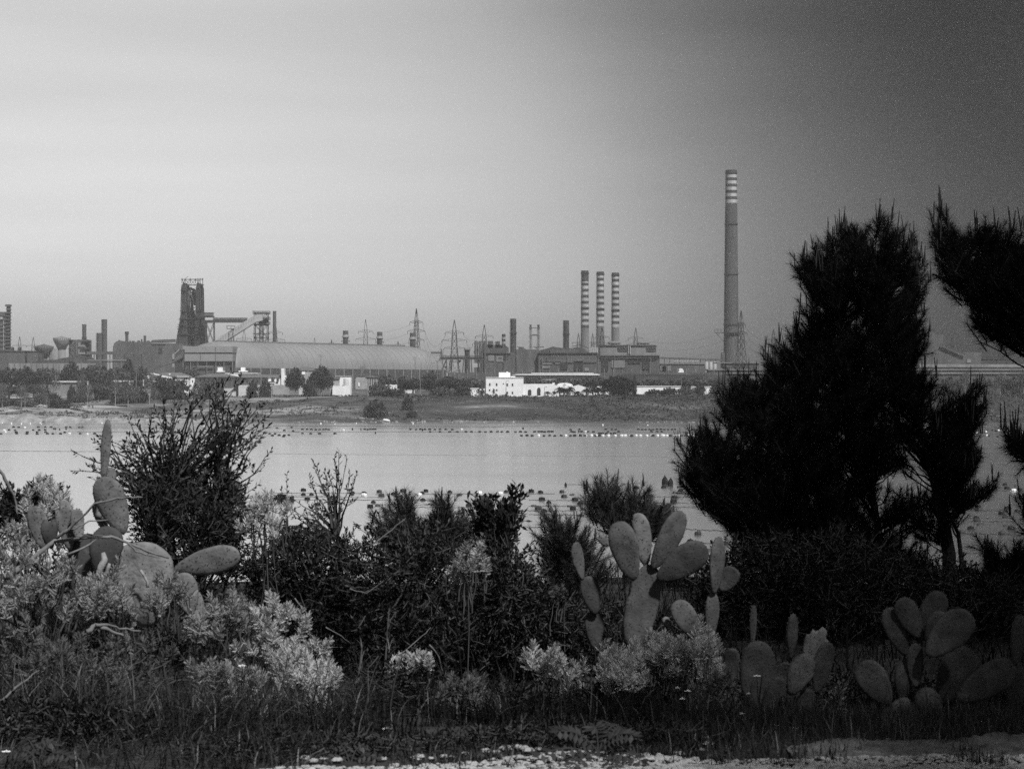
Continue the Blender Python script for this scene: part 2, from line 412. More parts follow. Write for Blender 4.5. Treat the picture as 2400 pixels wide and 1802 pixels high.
def part(root, name, m, fn, label=None, smoothf=False):
    b = MB(); fn(b); par = root; top = root
    if name in ON_WALL or name in ON_SHAFT:
        for ch in root.children:
            k = ch.name.split('.')[0]
            if (name in ON_WALL and k in ('wall','main_block','wing','frame','hut')) or (name in ON_SHAFT and k == 'shaft'):
                par = ch
                if not (name == 'arch' and k == 'main_block'): break
    o = None
    for q in (islands(b) if name in SPLIT else [b]):
        o = q.build(name, m, par, smoothf)
        if label: o['label'] = label
    return o
def truss(b, p0, p1, dz, dy, n, r):
    """lattice girder between two points"""
    p0, p1 = V(p0), V(p1)
    for sy in (-dy/2, dy/2):
        for sz in (0, dz):
            b.bar(p0+V((0,sy,sz)), p1+V((0,sy,sz)), r)
        for i in range(n):
            a, c = p0.lerp(p1,i/n), p0.lerp(p1,(i+1)/n)
            b.bar(a+V((0,sy,0)), c+V((0,sy,dz)), r*.7); b.bar(a+V((0,sy,dz)), c+V((0,sy,0)), r*.7)
            b.bar(a+V((0,sy,0)), a+V((0,sy,dz)), r*.7)
def legtower(b, xc, y, z0, z1, w0, w1, dy, n, r):
    """braced steel tower"""
    for sy in (-dy/2, dy/2):
        for sx in (-1,1):
            b.bar((xc+sx*w0/2,y+sy,z0),(xc+sx*w1/2,y+sy,z1), r)
        for i in range(n):
            t0, t1 = i/n, (i+1)/n; za, zb = z0+(z1-z0)*t0, z0+(z1-z0)*t1
            wa, wb = (w0+(w1-w0)*t0)/2, (w0+(w1-w0)*t1)/2
            b.bar((xc-wa,y+sy,za),(xc+wb,y+sy,zb), r*.6); b.bar((xc+wa,y+sy,za),(xc-wb,y+sy,zb), r*.6)
            b.bar((xc-wb,y+sy,zb),(xc+wb,y+sy,zb), r*.7)
    for sx in (-1,1):
        for i in range(n+1):
            t = i/n; wq = (w0+(w1-w0)*t)/2; zq = z0+(z1-z0)*t
            b.bar((xc+sx*wq,y-dy/2,zq),(xc+sx*wq,y+dy/2,zq), r*.6)
def handrail(b, x0, x1, y0, y1, z, h=1.1, r=.09):
    for (xa,ya,xb,yb) in ((x0,y0,x1,y0),(x1,y0,x1,y1),(x1,y1,x0,y1),(x0,y1,x0,y0)):
        b.bar((xa,ya,z+h),(xb,yb,z+h), r)
        n = max(1, int(math.hypot(xb-xa,yb-ya)/2.5))
        for i in range(n): b.bar((xa+(xb-xa)*i/n, ya+(yb-ya)*i/n, z),(xa+(xb-xa)*i/n, ya+(yb-ya)*i/n, z+h), r*.8)

# ---- chimneys
def chimney(label, px, D, top, wt, wb, m='concrete_dark', bands=None, collars=(), ladder=True, group=None, plat=None, base=None, name='chimney'):
    """bands: list of (py, is_white) from the top down, last entry continues in m"""
    g = gp(px, D); t = thing(name, label, 'chimney', g, group)
    zt = Z(top, D); z0 = g.z-.5; rt = wt/F*D/2; rb = wb/F*D/2
    rr = lambda z: rb+(rt-rb)*(z-z0)/(zt-z0)
    b = MB(); cuts = [zt]; mats = []
    for py, wh in bands or []:
        cuts.append(Z(py, D)); mats.append(1 if wh else 2)
    cuts.append(z0); mats.append(0)
    for i in range(len(mats)):
        b.mi = mats[i]; k = len(b.v); n = 28
        za, zc = cuts[i], cuts[i+1]
        for r, z in ((rr(za),za),(rr(zc),zc)):
            for j in range(n): b.v.append((g.x+r*math.cos(2*math.pi*j/n), g.y+r*math.sin(2*math.pi*j/n), z))
        for j in range(n): b.f.append((k+j, k+n+j, k+n+(j+1)%n, k+(j+1)%n)); b.m.append(b.mi)
    b.mi = 0; b.lathe(g.x, g.y, [(rt*.8, zt-1.5),(rt*.8, zt-1.45)], 20)
    k = len(b.v)
    for r, z in ((rt, zt),(rt*.82, zt),(rt*.82, zt-1.6)):
        for j in range(28): b.v.append((g.x+r*math.cos(2*math.pi*j/28), g.y+r*math.sin(2*math.pi*j/28), z))
    for q in (0,28):
        for j in range(28): b.f.append((k+q+j, k+q+28+j, k+q+28+(j+1)%28, k+q+(j+1)%28)); b.m.append(0)
    b.build('shaft', [m,'stack_white','stack_dark'], t, True)
    for cy in collars:
        z = Z(cy, D); r = rr(z); w_ = max(.5, r*.13)
        def f(b, z=z, r=r, w_=w_):
            b.lathe(g.x, g.y, [(r+.03, z-.35),(r+w_, z-.3),(r+w_, z),(r+.03, z+.02)], 24)
            for j in range(16):
                a = 2*math.pi*j/16; a2 = 2*math.pi*(j+1)/16; q = r+w_-.1
                b.bar((g.x+q*math.cos(a),g.y+q*math.sin(a),z),(g.x+q*math.cos(a),g.y+q*math.sin(a),z+1.1),.07,3)
                b.bar((g.x+q*math.cos(a),g.y+q*math.sin(a),z+1.1),(g.x+q*math.cos(a2),g.y+q*math.sin(a2),z+1.1),.07,3)
        part(t, 'gallery', 'steel_dark', f)
    if ladder:
        def f(b):
            a = rad(190)
            for s_ in (-.3,.3):
                b.bar((g.x+(rr(z0)+.35)*math.cos(a), g.y+(rr(z0)+.35)*math.sin(a)+s_, z0),(g.x+(rt+.35)*math.cos(a), g.y+(rt+.35)*math.sin(a)+s_, zt), .12)
            n = int((zt-z0)/9)
            for i in range(1,n):
                z = z0+(zt-z0)*i/n; b.box(g.x-rr(z)-1.0, g.x-rr(z)+.2, g.y-.8, g.y+.8, z, z+.15)
        part(t, 'ladder', 'steel_dark', f)
    return t, g, rr
BIG = [(399+10,0),(417,1),(424.3,0),(431.7,1),(439,0),(446.4,1),(453.8,0),(461.2,1),(468.6,0),(476.5,1)]
t, g, rr = chimney('tallest chimney, grey with pale bands round its top', 1714, 2300, 399, 26, 37, 'concrete_dark', BIG, (407,526,643,761), True)
z = Z(779,2300)
def f(b):
    r = rr(z); b.lathe(g.x, g.y, [(r+.05,z-1),(r+2.4,z-.8),(r+2.4,z),(r+.05,z)], 24)
    b.box(g.x-r-9, g.x-r+.5, g.y-2.2, g.y+2.2, z-.6, z); handrail(b, g.x-r-9, g.x-r, g.y-2.2, g.y+2.2, z, 3.0, .16)
    b.bar((g.x-r-8,g.y,z-.6),(g.x-r,g.y,z-9),.25)
part(t, 'walkway', 'steel_dark', f)
part(t, 'flue_duct', 'concrete_dark', lambda b: bx(b, 1691,1699, 826,None, 2296, 8))
P3 = 14.1
for i,(px,tp,lab) in enumerate(((1371,634.5,'sooty banded chimney, leftmost of the three in a row, its top bands smudged dark'),
                     (1407,637,'middle one of three banded chimneys, its pale bands the cleanest'),
                     (1442.5,639.5,'rightmost of three banded chimneys in a row, above a capsule tank'))):
    st = [(tp+7.5,0)]; y = tp+7.5; k = 0
    lim = 762 + i*1.5
    while y < lim:
        y += P3/2; st.append((y, 1 if k % 2 == 0 else 0)); k += 1
    if i == 0: st = [(tp+26,0)] + [s for s in st if s[0] > tp+27]
    chimney(lab, px, 2100, tp, 17, 19.5, 'concrete', st, (tp+7, 723+i*3), True, 'three banded chimneys')
chimney('short chimney with dark and pale bands standing left of a wide dark chimney', 1180.5, 1750, 783, 8.6, 9.2, 'stack_dark', [(790,0),(794.5,1),(800.5,0),(806,1)], (), False)
chimney('wide plain dark chimney standing right of the short banded one', 1203, 1650, 747, 13.8, 14.2, 'stack_dark', None, (781.5,))
chimney('dark chimney left of the row of three banded ones', 1327, 1700, 751, 13.4, 13.8, 'stack_dark', None, (784.5,))
chimney('dark chimney standing behind the long vaulted shed, right of the sloping conveyor', 643.5, 1850, 729, 8, 9.5, 'concrete_dark', None, (), False)
chimney('tapered chimney rising from a braced steel building', 197.5, 1710, 760, 10, 7, 'concrete_dark', None, (792.5,798), False)
chimney('tallest of a pair of joined dark stacks left of the coal shed', 245, 1700, 748.5, 12, 12, 'concrete_dark', None, (), True)
chimney('shorter stack joined to the left side of a taller one', 233, 1695, 780.5, 12.6, 12.6, 'concrete_dark', None, (), True)
chimney('small stack with a collar on the left part of the big dark shed', 297.3, 1760, 777, 7.4, 7.4, 'concrete_dark', None, (781.5,), False)
chimney('smallest stack, on the middle of the big dark shed', 339.5, 1760, 786.5, 6, 6, 'concrete_dark', None, (), False)
chimney('squat dark stack beside the raised conveyor gallery', 1095, 1500, 819.5, 12, 13, 'stack_dark', None, (820.5,), False)
# squat collared vents behind the vaulted shed
for i,(px,tp,lab) in enumerate(((810,775,'left one of three squat collared stacks behind the vaulted shed'),(890,778,'middle one of three squat collared stacks behind the vaulted shed'),
                                (967,780,'squat collared stack behind the vaulted shed, beside a tall pylon'))):
    D = 1830+20*i; g = gp(px,D); t = thing('roof_stack', lab, 'stack', g, 'squat collared stacks')
    q = D/F; zt = Z(tp,D)
    part(t,'shaft','concrete_dark', lambda b: b.lathe(g.x,g.y,[(6.3*q,g.z-.5),(6.3*q,zt),(5.5*q,zt),(5.5*q,zt-1)],20), None, False)
    part(t,'collar','sheet_light', lambda b: b.lathe(g.x,g.y,[(6.4*q,zt-17*q),(8.7*q,zt-15*q),(8.2*q,zt-14*q),(6.6*q,zt-10*q),(6.4*q,zt-9.5*q)],20))
    part(t,'platform','steel_dark', lambda b: (b.box(g.x-14*q,g.x+14*q,g.y-3,g.y+3,zt-33.5*q,zt-32.3*q), handrail(b,g.x-9*q,g.x+9*q,g.y-3,g.y+3,zt-27*q,1.2,.12)))
for px,tp,lab in ((777,796.5,'thin vent pipe behind the vaulted shed, left of the squat stacks'),(933,800,'thin vent pipe behind the vaulted shed, between two squat stacks')):
    D = 1830; g = gp(px,D); t = thing('vent_pipe', lab, 'pipe', g, 'thin vent pipes'); q = D/F
    part(t,'pipe','steel_dark', lambda b: b.lathe(g.x,g.y,[(1.2*q,g.z),(1.2*q,Z(tp,D))],10))
    part(t,'platform','steel_dark', lambda b: (b.box(g.x-6*q,g.x+6*q,g.y-2,g.y+2,Z(tp+11,D),Z(tp+10,D)), handrail(b,g.x-5*q,g.x+5*q,g.y-2,g.y+2,Z(tp+10,D),1.2,.12)))

# ---- blast furnace tower
D = 1900; g = gp(446, D); q = D/F
t = thing('blast_furnace', 'dark blast furnace tower with an open steel frame on top', 'blast furnace', g)
def f(b):
    for (xa,xb,xc,xd) in ((412,440,425,437),(456,481,459,470)):
        for (yy) in (0, 9):
            pts = [(X(xa,D),g.z),(X(xb,D),g.z),(X(xb,D),Z(803,D)),(X(xd+1,D),Z(735,D)),(X(xd,D),Z(674,D)),(X(xd-3,D),Z(664,D)),(X(xc+4,D),Z(662,D)),(X(xc,D),Z(674,D)),(X(xc-1,D),Z(735,D)),(X(xa,D),Z(803,D))]
            b.prism(pts, D+yy*1.7, D+yy*1.7+6)
part(t, 'shaft_leg', 'steel_dark', f)
def f(b):
    b.lathe(X(449,D), D+9, [(8*q,g.z),(8.5*q,Z(780,D)),(7.5*q,Z(752,D)),(5*q,Z(736,D)),(2.5*q,Z(728,D))], 18)
part(t, 'furnace_body', 'steel_dark', f)
def f(b):   # uptake and downcomer pipes, arched over the top
    b.path([P(436,800,D+4),P(437,700,D+4),P(440,684,D+4),P(447,676,D+4),P(455,680,D+4),P(458,690,D+4),P(462,705,D+4)], [3.6*q]*7, 10)
    b.path([P(437,712,D+6),P(443,690,D+6),P(450,684,D+6),P(456,700,D+6),P(461,716,D+6),P(463,740,D+6)], [3*q]*6, 10)
    b.path([P(446,740,D+2),P(441,710,D+2),P(444,680,D+2)], [4.2*q]*3, 10)
    b.path([P(447,690,D),P(457,716,D)], [2*q]*2, 8)
part(t, 'gas_pipe', 'steel_dark', f, None, True)
def f(b):   # head frame
    for yy in (0, 14):
        for px in (426.5,434,446,458,464,469,475): b.bar(P(px,664 if px<470 else 735,D+yy), P(px,652,D+yy), .35)
        for py in (655,668): b.bar(P(425,py,D+yy), P(477,py,D+yy), .4)
        for a,c in ((427,434),(434,446),(446,458),(458,470)): b.bar(P(a,668,D+yy),P(c,655,D+yy),.22); b.bar(P(c,668,D+yy),P(a,655,D+yy),.22)
        b.bar(P(470,701,D+yy),P(475,701,D+yy),.3)
    for px in (426,446,475):
        for py in (655,668): b.bar(P(px,py,D), P(px,py,D+14), .3)
    b.bar(P(478,668,D),P(474,668,D),.5); b.bar(P(436,652,D),P(441,648,D),.2)
part(t, 'head_frame', 'steel_dark', f)
part(t, 'lattice', 'steel_dark', lambda b: ([b.bar(P(440,y_,D+3),P(458,y_-9,D+3),.22) for y_ in range(700,800,7)], [b.bar(P(458,y_,D+3),P(440,y_-9,D+3),.22) for y_ in range(705,800,9)], b.path([P(449,690,D+9),P(451,730,D+9),P(449,760,D+9)],[3.2*q]*3,10), legtower(b, X(448,D), D+5, g.z, Z(668,D), 62*q, 44*q, 14, 9, .2), None))
def f(b):
    for px,py in ((424,680),(423,728),(418,760),(420,748),(416,770),(472,745),(474,780)):
        bx(b, px-2, px+12 if px < 450 else px+6, py, py+1.2, D-2, 8)
    for py in (728,746,765,784): bx(b, 423 if py<740 else 419 if py<760 else 414, 472 if py<760 else 478, py, py+.8, D-1, 16)
    for a,c in ((430,766),(462,740)): handrail(b, X(a-6,D), X(a+6,D), D-2, D+4, Z(c,D), 1.4, .15)
part(t, 'platform', 'steel_dark', f)
# raised bridge from the furnace to the transfer tower
D = 1890; q = D/F
t = thing('conveyor_bridge', 'level conveyor bridge between the blast furnace and a transfer tower', 'conveyor', gp(530, D))
part(t,'gallery','steel_dark', lambda b: bx(b, 472, 594, 750, 756, D, 5))
part(t,'handrail','steel_dark', lambda b: truss(b, P(500,750,D+2.5), P(580,750,D+2.5), 4.6*q, 5, 22, .2))
part(t,'upper_deck','steel_dark', lambda b: (truss(b, P(472,742,D+2.5), P(501,742,D+2.5), 9*q, 5, 9, .22), bx(b,472,501,741,744,D,5)))
part(t,'trestle','steel_dark', lambda b: legtower(b, X(491.5,D), D+2.5, gp(491,D).z, Z(756,D), 24*q, 18*q, 6, 3, .42))
# sloping conveyor
D = 1800; q = D/F
t = thing('sloping_conveyor', 'long pale covered conveyor climbing from the low shed to the transfer tower', 'conveyor', gp(540, D))
def f(b):
    a, c = P(478,818,D), P(600,745,D)
    b.path([a, P(505,801,D), c, P(612,742,D)], [0.1]*4, 4)
    pts = [P(470,823,D),P(500,802.5,D),P(520,786.5,D),P(590,743,D),P(604,736.5,D),P(615,736.5,D),P(615,751,D),P(602,754,D),P(530,800,D),P(507,814,D),P(475,827,D)]
    b.prism([(p.x,p.z) for p in pts][::-1], D, D+5)
part(t,'gallery','steel_pale', f)
def f(b):
    for i in range(16):
        a = P(505+i*6, 800.5-i*4.05,D-.05); b.bar(a, a+V((0,0,-9*q)), .07)
    b.bar(P(507,813,D-.15),P(602,754,D-.15),.2)
part(t,'frame','steel_dark', f)
def f(b):
    legtower(b, X(541,D), D+2.5, gp(541,D).z, Z(778,D), 18*q, 10*q, 5, 3, .28)
    bx(b,531,549,770,771,D-1,7); handrail(b,X(531,D),X(549,D),D-1,D+6,Z(770,D),2.2,.14)
part(t,'trestle','steel_dark', f)
D = 1815; q = D/F
t = thing('transfer_tower', 'open braced steel tower at the upper end of the sloping conveyor', 'tower', gp(611, D))
part(t,'frame','steel_dark', lambda b: (legtower(b, X(610.5,D), D+6, gp(610,D).z, Z(732,D), 32*q, 30*q, 10, 6, .4), legtower(b, X(610.5,D), D+6, gp(610,D).z, Z(752,D), 8*q, 8*q, 6, 6, .3)))
part(t,'deck','steel_dark', lambda b: [bx(b,592,630,py,py+1.4,D,12) for py in (734,748,759,781)] + [bx(b,606,622,752,763,D+3,5), bx(b,613,627,745,756,D+2,8)])
part(t,'handrail','steel_dark', lambda b: [handrail(b,X(592,D),X(630,D),D,D+12,Z(py,D),1.6,.14) for py in (734,748,759)])

# ---- low light shed with dark bands, and the vaulted shed
D = 1560; q = D/F
t = thing('flat_roofed_shed', 'pale flat-roofed shed with a dark band, left of the vaulted shed', 'shed', gp(486, D))
part(t,'upper_wall','sheet_light', lambda b: (bx(b,428,545,811.5,826,D,40), bx(b,427,437,810.5,813,D,38,.5)))
part(t,'band','sheet_dark', lambda b: bx(b,428.3,544.7,826,829.5,D,38,.9))
part(t,'middle_wall','sheet_light', lambda b: bx(b,428,545,829.5,846.5,D,40))
part(t,'open_bay','sheet_dark', lambda b: bx(b,434,544.5,846.5,None,D,36,2))
part(t,'column','concrete', lambda b: [bx(b,px,px+1.2,846.5,None,D,1.2,.3) for px in (428.2,446,463,484,505,524,543.6)])
part(t,'beam','sheet_light', lambda b: bx(b,462,500,858,859.6,D,.6,.2))
part(t,'pipe','steel_grey', lambda b: [bx(b,px,px+.8,813,826,D,.4,-.5) for px in (505,)] + [bx(b,px,px+.8,830,846,D,.4,-.5) for px in (505,470)])
t = thing('vaulted_shed', 'very long pale vaulted storage shed with curved seams', 'shed', gp(790, 1640))
A = V((X(552,1575),1575,0)); B = V((X(1046,1800),1800,0)); ax = (B-A).normalized(); pe = V((-ax.y, ax.x, 0)); Wd = 26.0
zA, zB = tz(A.x,A.y), tz(B.x,B.y)
Hv = Z(806.5,1700)-Z(863,1600)
def vault(s_, u):                    # s along the axis, u 0 near eave .. 1 far eave
    p = A.lerp(B, s_); th = math.pi*u; ze = Z(863,1600)
    end = min(1, max(0, (1-s_)/.07), max(0, s_/.05)); k = math.sqrt(max(0,1-(1-end)**2))
    q_ = p + pe*(Wd*(1-math.cos(th)))
    return V((q_.x, q_.y, ze + Hv*(math.sin(th)**.85)*(.25+.75*k)))
b = MB(); ns, nu = 60, 22
for i in range(ns+1):
    for j in range(nu+1): b.v.append(tuple(vault(i/ns, j/nu)))
for i in range(ns):
    for j in range(nu): k = i*(nu+1)+j; b.f.append((k,k+nu+1,k+nu+2,k+1)); b.m.append(0)
b.build('roof','sheet_light',t,True)
b = MB(); nr = 34
for i in range(5,nr+1):
    b.path([vault(i/nr*.985, .0+j/26)+V((0,0,.05)) for j in range(19)], [.13]*19, 4, False)
b.build('roof_seam','sheet_seam',t)
b = MB()
for i in range(30):
    a, c = A.lerp(B,i/30), A.lerp(B,(i+1)/30); b.add([(a.x,a.y,zA-1),(c.x,c.y,zA-1),(c.x,c.y,Z(863,1600)+.1),(a.x,a.y,Z(863,1600)+.1)], [(0,1,2,3)])
a = B; c = B+pe*(2*Wd); b.add([(a.x,a.y,zB-1),(c.x,c.y,zB-1),(c.x,c.y,Z(863,1600)+3),(a.x,a.y,Z(863,1600)+3)], [(0,1,2,3)])
a = A; c = A+pe*(2*Wd); b.add([(a.x,a.y,zB-1),(c.x,c.y,zB-1),(c.x,c.y,Z(820,1600)),(a.x,a.y,Z(820,1600))], [(0,1,2,3)])
b.build('lower_wall','sheet_dark',t)
for i in range(24):
    p = A.lerp(B,(i+.5)/24)-pe*.5
    b = MB(); b.box(p.x-.35,p.x+.35,p.y-.35,p.y+.35,zA-1,Z(863.5,1600)); b.build('wall_post','concrete',t)
part(t,'ridge_walk','steel_grey', lambda b: b.path([vault(s/20*.93,.5)+V((0,0,.5)) for s in range(21)],[.5]*21,4))

# ---- dark ore shed, braced building and conveyors on the left
D = 1750; q = D/F
t = thing('ore_shed', 'big dark shed with a rounded left shoulder behind the level conveyor', 'shed', gp(340, D))
def f(b):
    pts = [(263,None),(264.5,812),(268,804),(273,800),(281,798.5),(296,801),(318,801.5),(345,800.5),(362,802),(430,806),(430,None)]
    b.prism([(X(a,D), Z(c,D) if c else gp(300,D).z-1) for a,c in pts][::-1], D, D+45)
part(t,'shell','concrete_dark', f)
part(t,'roof_gear','steel_dark', lambda b: [bx(b,a,a+w_,c,804,D+6,4) for a,w_,c in ((277,3,797),(303,2,798.5),(309,5,799),(322,4,798),(330,2,795),(344,5,798.5),(354,3,799))])
part(t,'rail','steel_dark', lambda b: truss(b,P(358,803.5,D+10),P(412,801.5,D+10),6*q,4,16,.2))
part(t,'pale_duct','steel_pale', lambda b: bx(b,360,393,804.6,806,D+9,2,-10))
part(t,'bay','dark_opening', lambda b: bx(b,372,380,815,828,D,1,-.4))
D = 1690; q = D/F
t = thing('braced_building', 'dark braced steel building with projecting decks at the foot of a tapered chimney', 'building', gp(182, D))
part(t,'frame','concrete_dark', lambda b: bx(b,161,203,796,None,D,20))
part(t,'bracing','steel_grey', lambda b: [b.bar(P(162,y_+14,D-.3),P(178,y_,D-.3),.22) for y_ in (800,812,824)] + [b.bar(P(162,y_,D-.3),P(178,y_+14,D-.3),.22) for y_ in (800,812,824)] + [bx(b,178.5,180,796,None,D,.5,-.8)])
part(t,'deck','steel_dark', lambda b: [bx(b,a,c,y_,y_+1.2,D-2,12) for a,c,y_ in ((158,170,796.5),(190,207,800),(188,207,817),(159,166,817),(190,206,830))])
part(t,'bay','concrete', lambda b: [bx(b,183,200,y_,y_+10,D,.5,-.5) for y_ in (803,820)])
D = 1670
t = thing('low_conveyor', 'level covered conveyor on posts in front of the joined stacks', 'conveyor', gp(280, D))
part(t,'gallery','concrete_dark', lambda b: bx(b,203,336,824,830.5,D,5))
part(t,'leg','steel_dark', lambda b: [bx(b,px,px+1.3,830,None,D,1.2,1) for px in (206,213,219,224,256,263,268,290,312,330)])
D = 1450
t = thing('low_pipe_rack', 'low grey pipe rack in front of the ore shed', 'pipe rack', gp(260, D))
part(t,'pipe','concrete', lambda b: (bx(b,205,300,843,845,D,2), bx(b,238,292,846.5,849,D,2,1), bx(b,200,225,852,855,D,3)))
part(t,'post','steel_grey', lambda b: [bx(b,px,px+1,845,None,D,.8,.3) for px in (208,222,236,252,268,284,298)])
D = 1720; q = D/F
t = thing('ramp_conveyor', 'dark sloping ramp conveyor with a pale head beside the flat-roofed shed', 'conveyor', gp(400, D-250))
D2 = 1480
part(t,'ramp','concrete_dark', lambda b: b.prism([(p.x,p.z) for p in (P(352,862,D2),P(405,842,D2),P(428,825,D2),P(428,838,D2),P(405,850,D2),P(352,868,D2))][::-1], D2, D2+5))
part(t,'head','sheet_light', lambda b: (bx(b,404,409,829,842,D2,4,-.6), bx(b,404,409,852,860,D2,4,-.6)))
part(t,'hood','sheet_dark', lambda b: b.prism([(p.x,p.z) for p in (P(404,830,D2),P(420,818,D2),P(428,818,D2),P(428,None or 850,D2),P(412,850,D2))][::-1], D2+5.2, D2+9))
part(t,'pale_strut','steel_pale', lambda b: b.bar(P(409,829,D2-.5),P(420,819,D2-.5),.35))
# coke tower at the left border
D = 2000; q = D/F
t = thing('process_tower', 'tall process tower with many small balconies, cut by the left border', 'tower', gp(4, D))
part(t,'block','concrete_dark', lambda b: (bx(b,-22,13,736,None,D,18), bx(b,-22,12,731,736,D,16,1)))
part(t,'stair_shaft','concrete_dark', lambda b: (bx(b,14,20.5,716,None,D,6,2), bx(b,11.5,22,713.5,718,D,9,.5)))
part(t,'balcony','steel_grey', lambda b: [bx(b,13.2,22.2,y_,y_+1.6,D-1,9) for y_ in range(724,822,8)])
part(t,'pipe','steel_pale', lambda b: (bx(b,8,9.2,752,None,D,.6,-.8), bx(b,0,7,743,748,D,.6,-.8), bx(b,1,6,760,763,D,.6,-.8)))
part(t,'floor_edge','steel_dark', lambda b: [bx(b,-22,13.4,y_,y_+1,D-1,3) for y_ in range(740,822,10)])
# conical water towers
def water_tower(label, px, D, top, wy, wr, stem_y, stem_r, m):
    g = gp(px,D); q = D/F; t = thing('water_tower', label, 'water tower', g, 'conical water towers')
    part(t,'tank',m, lambda b: b.lathe(g.x,g.y,[(stem_r*q,Z(stem_y,D)),(wr*q,Z(wy+3,D)),(wr*q,Z(wy,D)),(wr*.75*q,Z(wy-3.5,D)),(wr*.1*q,Z(top+1,D)),(wr*.06*q,Z(top,D))],24), None, True)
    part(t,'stem',m, lambda b: b.lathe(g.x,g.y,[(stem_r*1.2*q,g.z-.5),(stem_r*q,Z(stem_y-1,D))],20), None, True)
    part(t,'handrail','steel_dark', lambda b: [b.bar((g.x+wr*1.01*q*math.cos(a),g.y+wr*1.01*q*math.sin(a),Z(wy+1,D)),(g.x+wr*1.01*q*math.cos(a),g.y+wr*1.01*q*math.sin(a),Z(wy-3,D)),.15) for a in [k*math.pi/12 for k in range(24)]])
water_tower('pale water tower shaped like an upturned cone', 145, 1850, 787, 795, 20, 820, 9, 'concrete')
water_tower('darker squat water tower left of the pale one', 103, 1780, 806, 814, 22, 841, 8, 'concrete_dark')
one('storage_dome','low pale dome between the two water towers','dome','concrete', lambda b: b.lathe(gp(129,1900).x,1900,[(15*1900/F,gp(129,1900).z),(15*1900/F,Z(826,1900)),(11*1900/F,Z(820,1900)),(4*1900/F,Z(816.5,1900)),(.5,Z(816,1900))],24), 129, 1900, None, True)
D = 1700
t = thing('long_dark_shed','long low dark shed at the foot of the process tower','shed',gp(30,D))
part(t,'wall','concrete_dark', lambda b: bx(b,-60,58,823,None,D,30))
part(t,'roof_edge','steel_dark', lambda b: bx(b,-60,59,822,824,D-.6,31))
part(t,'vent','steel_dark', lambda b: [bx(b,px,px+5,814,823,D+4,5) for px in (25,42)])
t = thing('small_dark_shed','small dark shed between the long shed and the squat water tower','shed',gp(76,D))
part(t,'wall','concrete_dark', lambda b: bx(b,63,89.5,823.5,None,D,20))
part(t,'roof_edge','steel_dark', lambda b: bx(b,62.5,90,822.5,824.2,D-.6,21))
def heap(label, pts, D, depth, m='coal', name='coal_heap'):
    b = MB(); g = gp(sum(p[0] for p in pts)/len(pts), D); k = 9
    xs = []
    for (a,c),(e,h) in zip(pts,pts[1:]):
        n = max(2,int((e-a)/4)); xs += [(a+(e-a)*i/n, c+(h-c)*i/n) for i in range(n)]
    xs.append(pts[-1])
    for px,py in xs:
        for j in range(k+1):
            u = j/k; y = D+depth*u; hgt = math.sin(math.pi*min(1,u*1.02))**.7
            x = X(px,D); z0 = tz(x,y)-.5
            z = z0+(Z(py,D)-z0)*hgt + (noise.noise(V((x*.15,y*.15,1)))*.8 if 0<j<k else 0)
            b.v.append((x,y,z))
    for i in range(len(xs)-1):
        for j in range(k): q_ = i*(k+1)+j; b.f.append((q_,q_+k+1,q_+k+2,q_+1)); b.m.append(0)
    return tag(b.build(name,m,None,True,g),label,'heap')
heap('long dark ore heap sloping below the water towers',[(40,858),(60,846),(90,842),(112,841),(140,836),(165,829),(200,838),(225,856)],1560,60)
heap('dark jagged heap between the wide chimney and its thinner neighbour',[(1258,824),(1272,817),(1285,814),(1297,809),(1306,812),(1320,814),(1340,815),(1356,813),(1372,818),(1384,826)],1620,50)
# pale boundary wall below the heap
D = 1380
one('boundary_wall','long pale boundary wall below the ore heap at the left','wall','concrete', lambda b: (bx(b,20,205,851.5,None,D,1), [bx(b,px,px+1,850.5,None,D,.6,-.6) for px in range(22,204,13)]), 110, D)

# ---- central works
D = 1620; q = D/F
t = thing('rolling_mill', 'long dark works building with many bays below the chimneys', 'works', gp(1320, D))
def f(b):
    bx(b,1128,1196,828,None,D,60); bx(b,1136,1192,815,828,D,40,8); bx(b,1210,1264,819,None,D,60,1)
    bx(b,1196,1262,826,None,D,50,2); bx(b,1262,1400,827,None,D,55,-3); bx(b,1290,1376,819,828,D,30,12)
    bx(b,1400,1545,834,None,D,60,-2); bx(b,1112,1132,840,None,D,30,3)
part(t,'wall','concrete_dark', f)
part(t,'roof_edge','steel_dark', lambda b: (bx(b,1261,1401,826,828.5,D-4,30,0), bx(b,1399,1546,832.5,835.5,D-3.5,30,0), bx(b,1127,1197,827,828.6,D-1,20)))
part(t,'bay','concrete', lambda b: [bx(b,a,c,y0,y1,D,.7,o) for a,c,y0,y1,o in ((1144,1158,833,846,-.5),(1163,1179,834,848,-.5),(1226,1234,839,846,1.6),(1225,1236,852,864,1.6),(1272,1294,848,854,-3.6),(1271,1289,857,863,-3.6),(1301,1312,847,853,-3.6),(1433,1464,842,862,-2.6),(1370,1380,862,869,-3.6),(1296,1302,825,830,11.6))])
part(t,'dark_bay','dark_opening', lambda b: [bx(b,a,c,y0,y1,D,.7,o) for a,c,y0,y1,o in ((1180,1190,833,843,-.4),(1168,1176,838,841,-.6),(1313,1330,850,866,-3.6),(1345,1366,846,868,-3.6),(1410,1425,846,870,-2.6),(1472,1500,842,852,-2.6),(1505,1520,846,866,-2.6))])
part(t,'pipe','steel_grey', lambda b: [bx(b,px,px+1.1,y0,y1,D,.6,-4.6) for px,y0,y1 in ((1187,830,850),(1270,836,870),(1402,836,872),(1440,838,872),(1330,832,850),(1282,834,846),(1524,838,870))] + [bx(b,1270,1400,844,845,D,.5,-4.7), bx(b,1406,1540,838.5,839.5,D,.5,-3.6)])
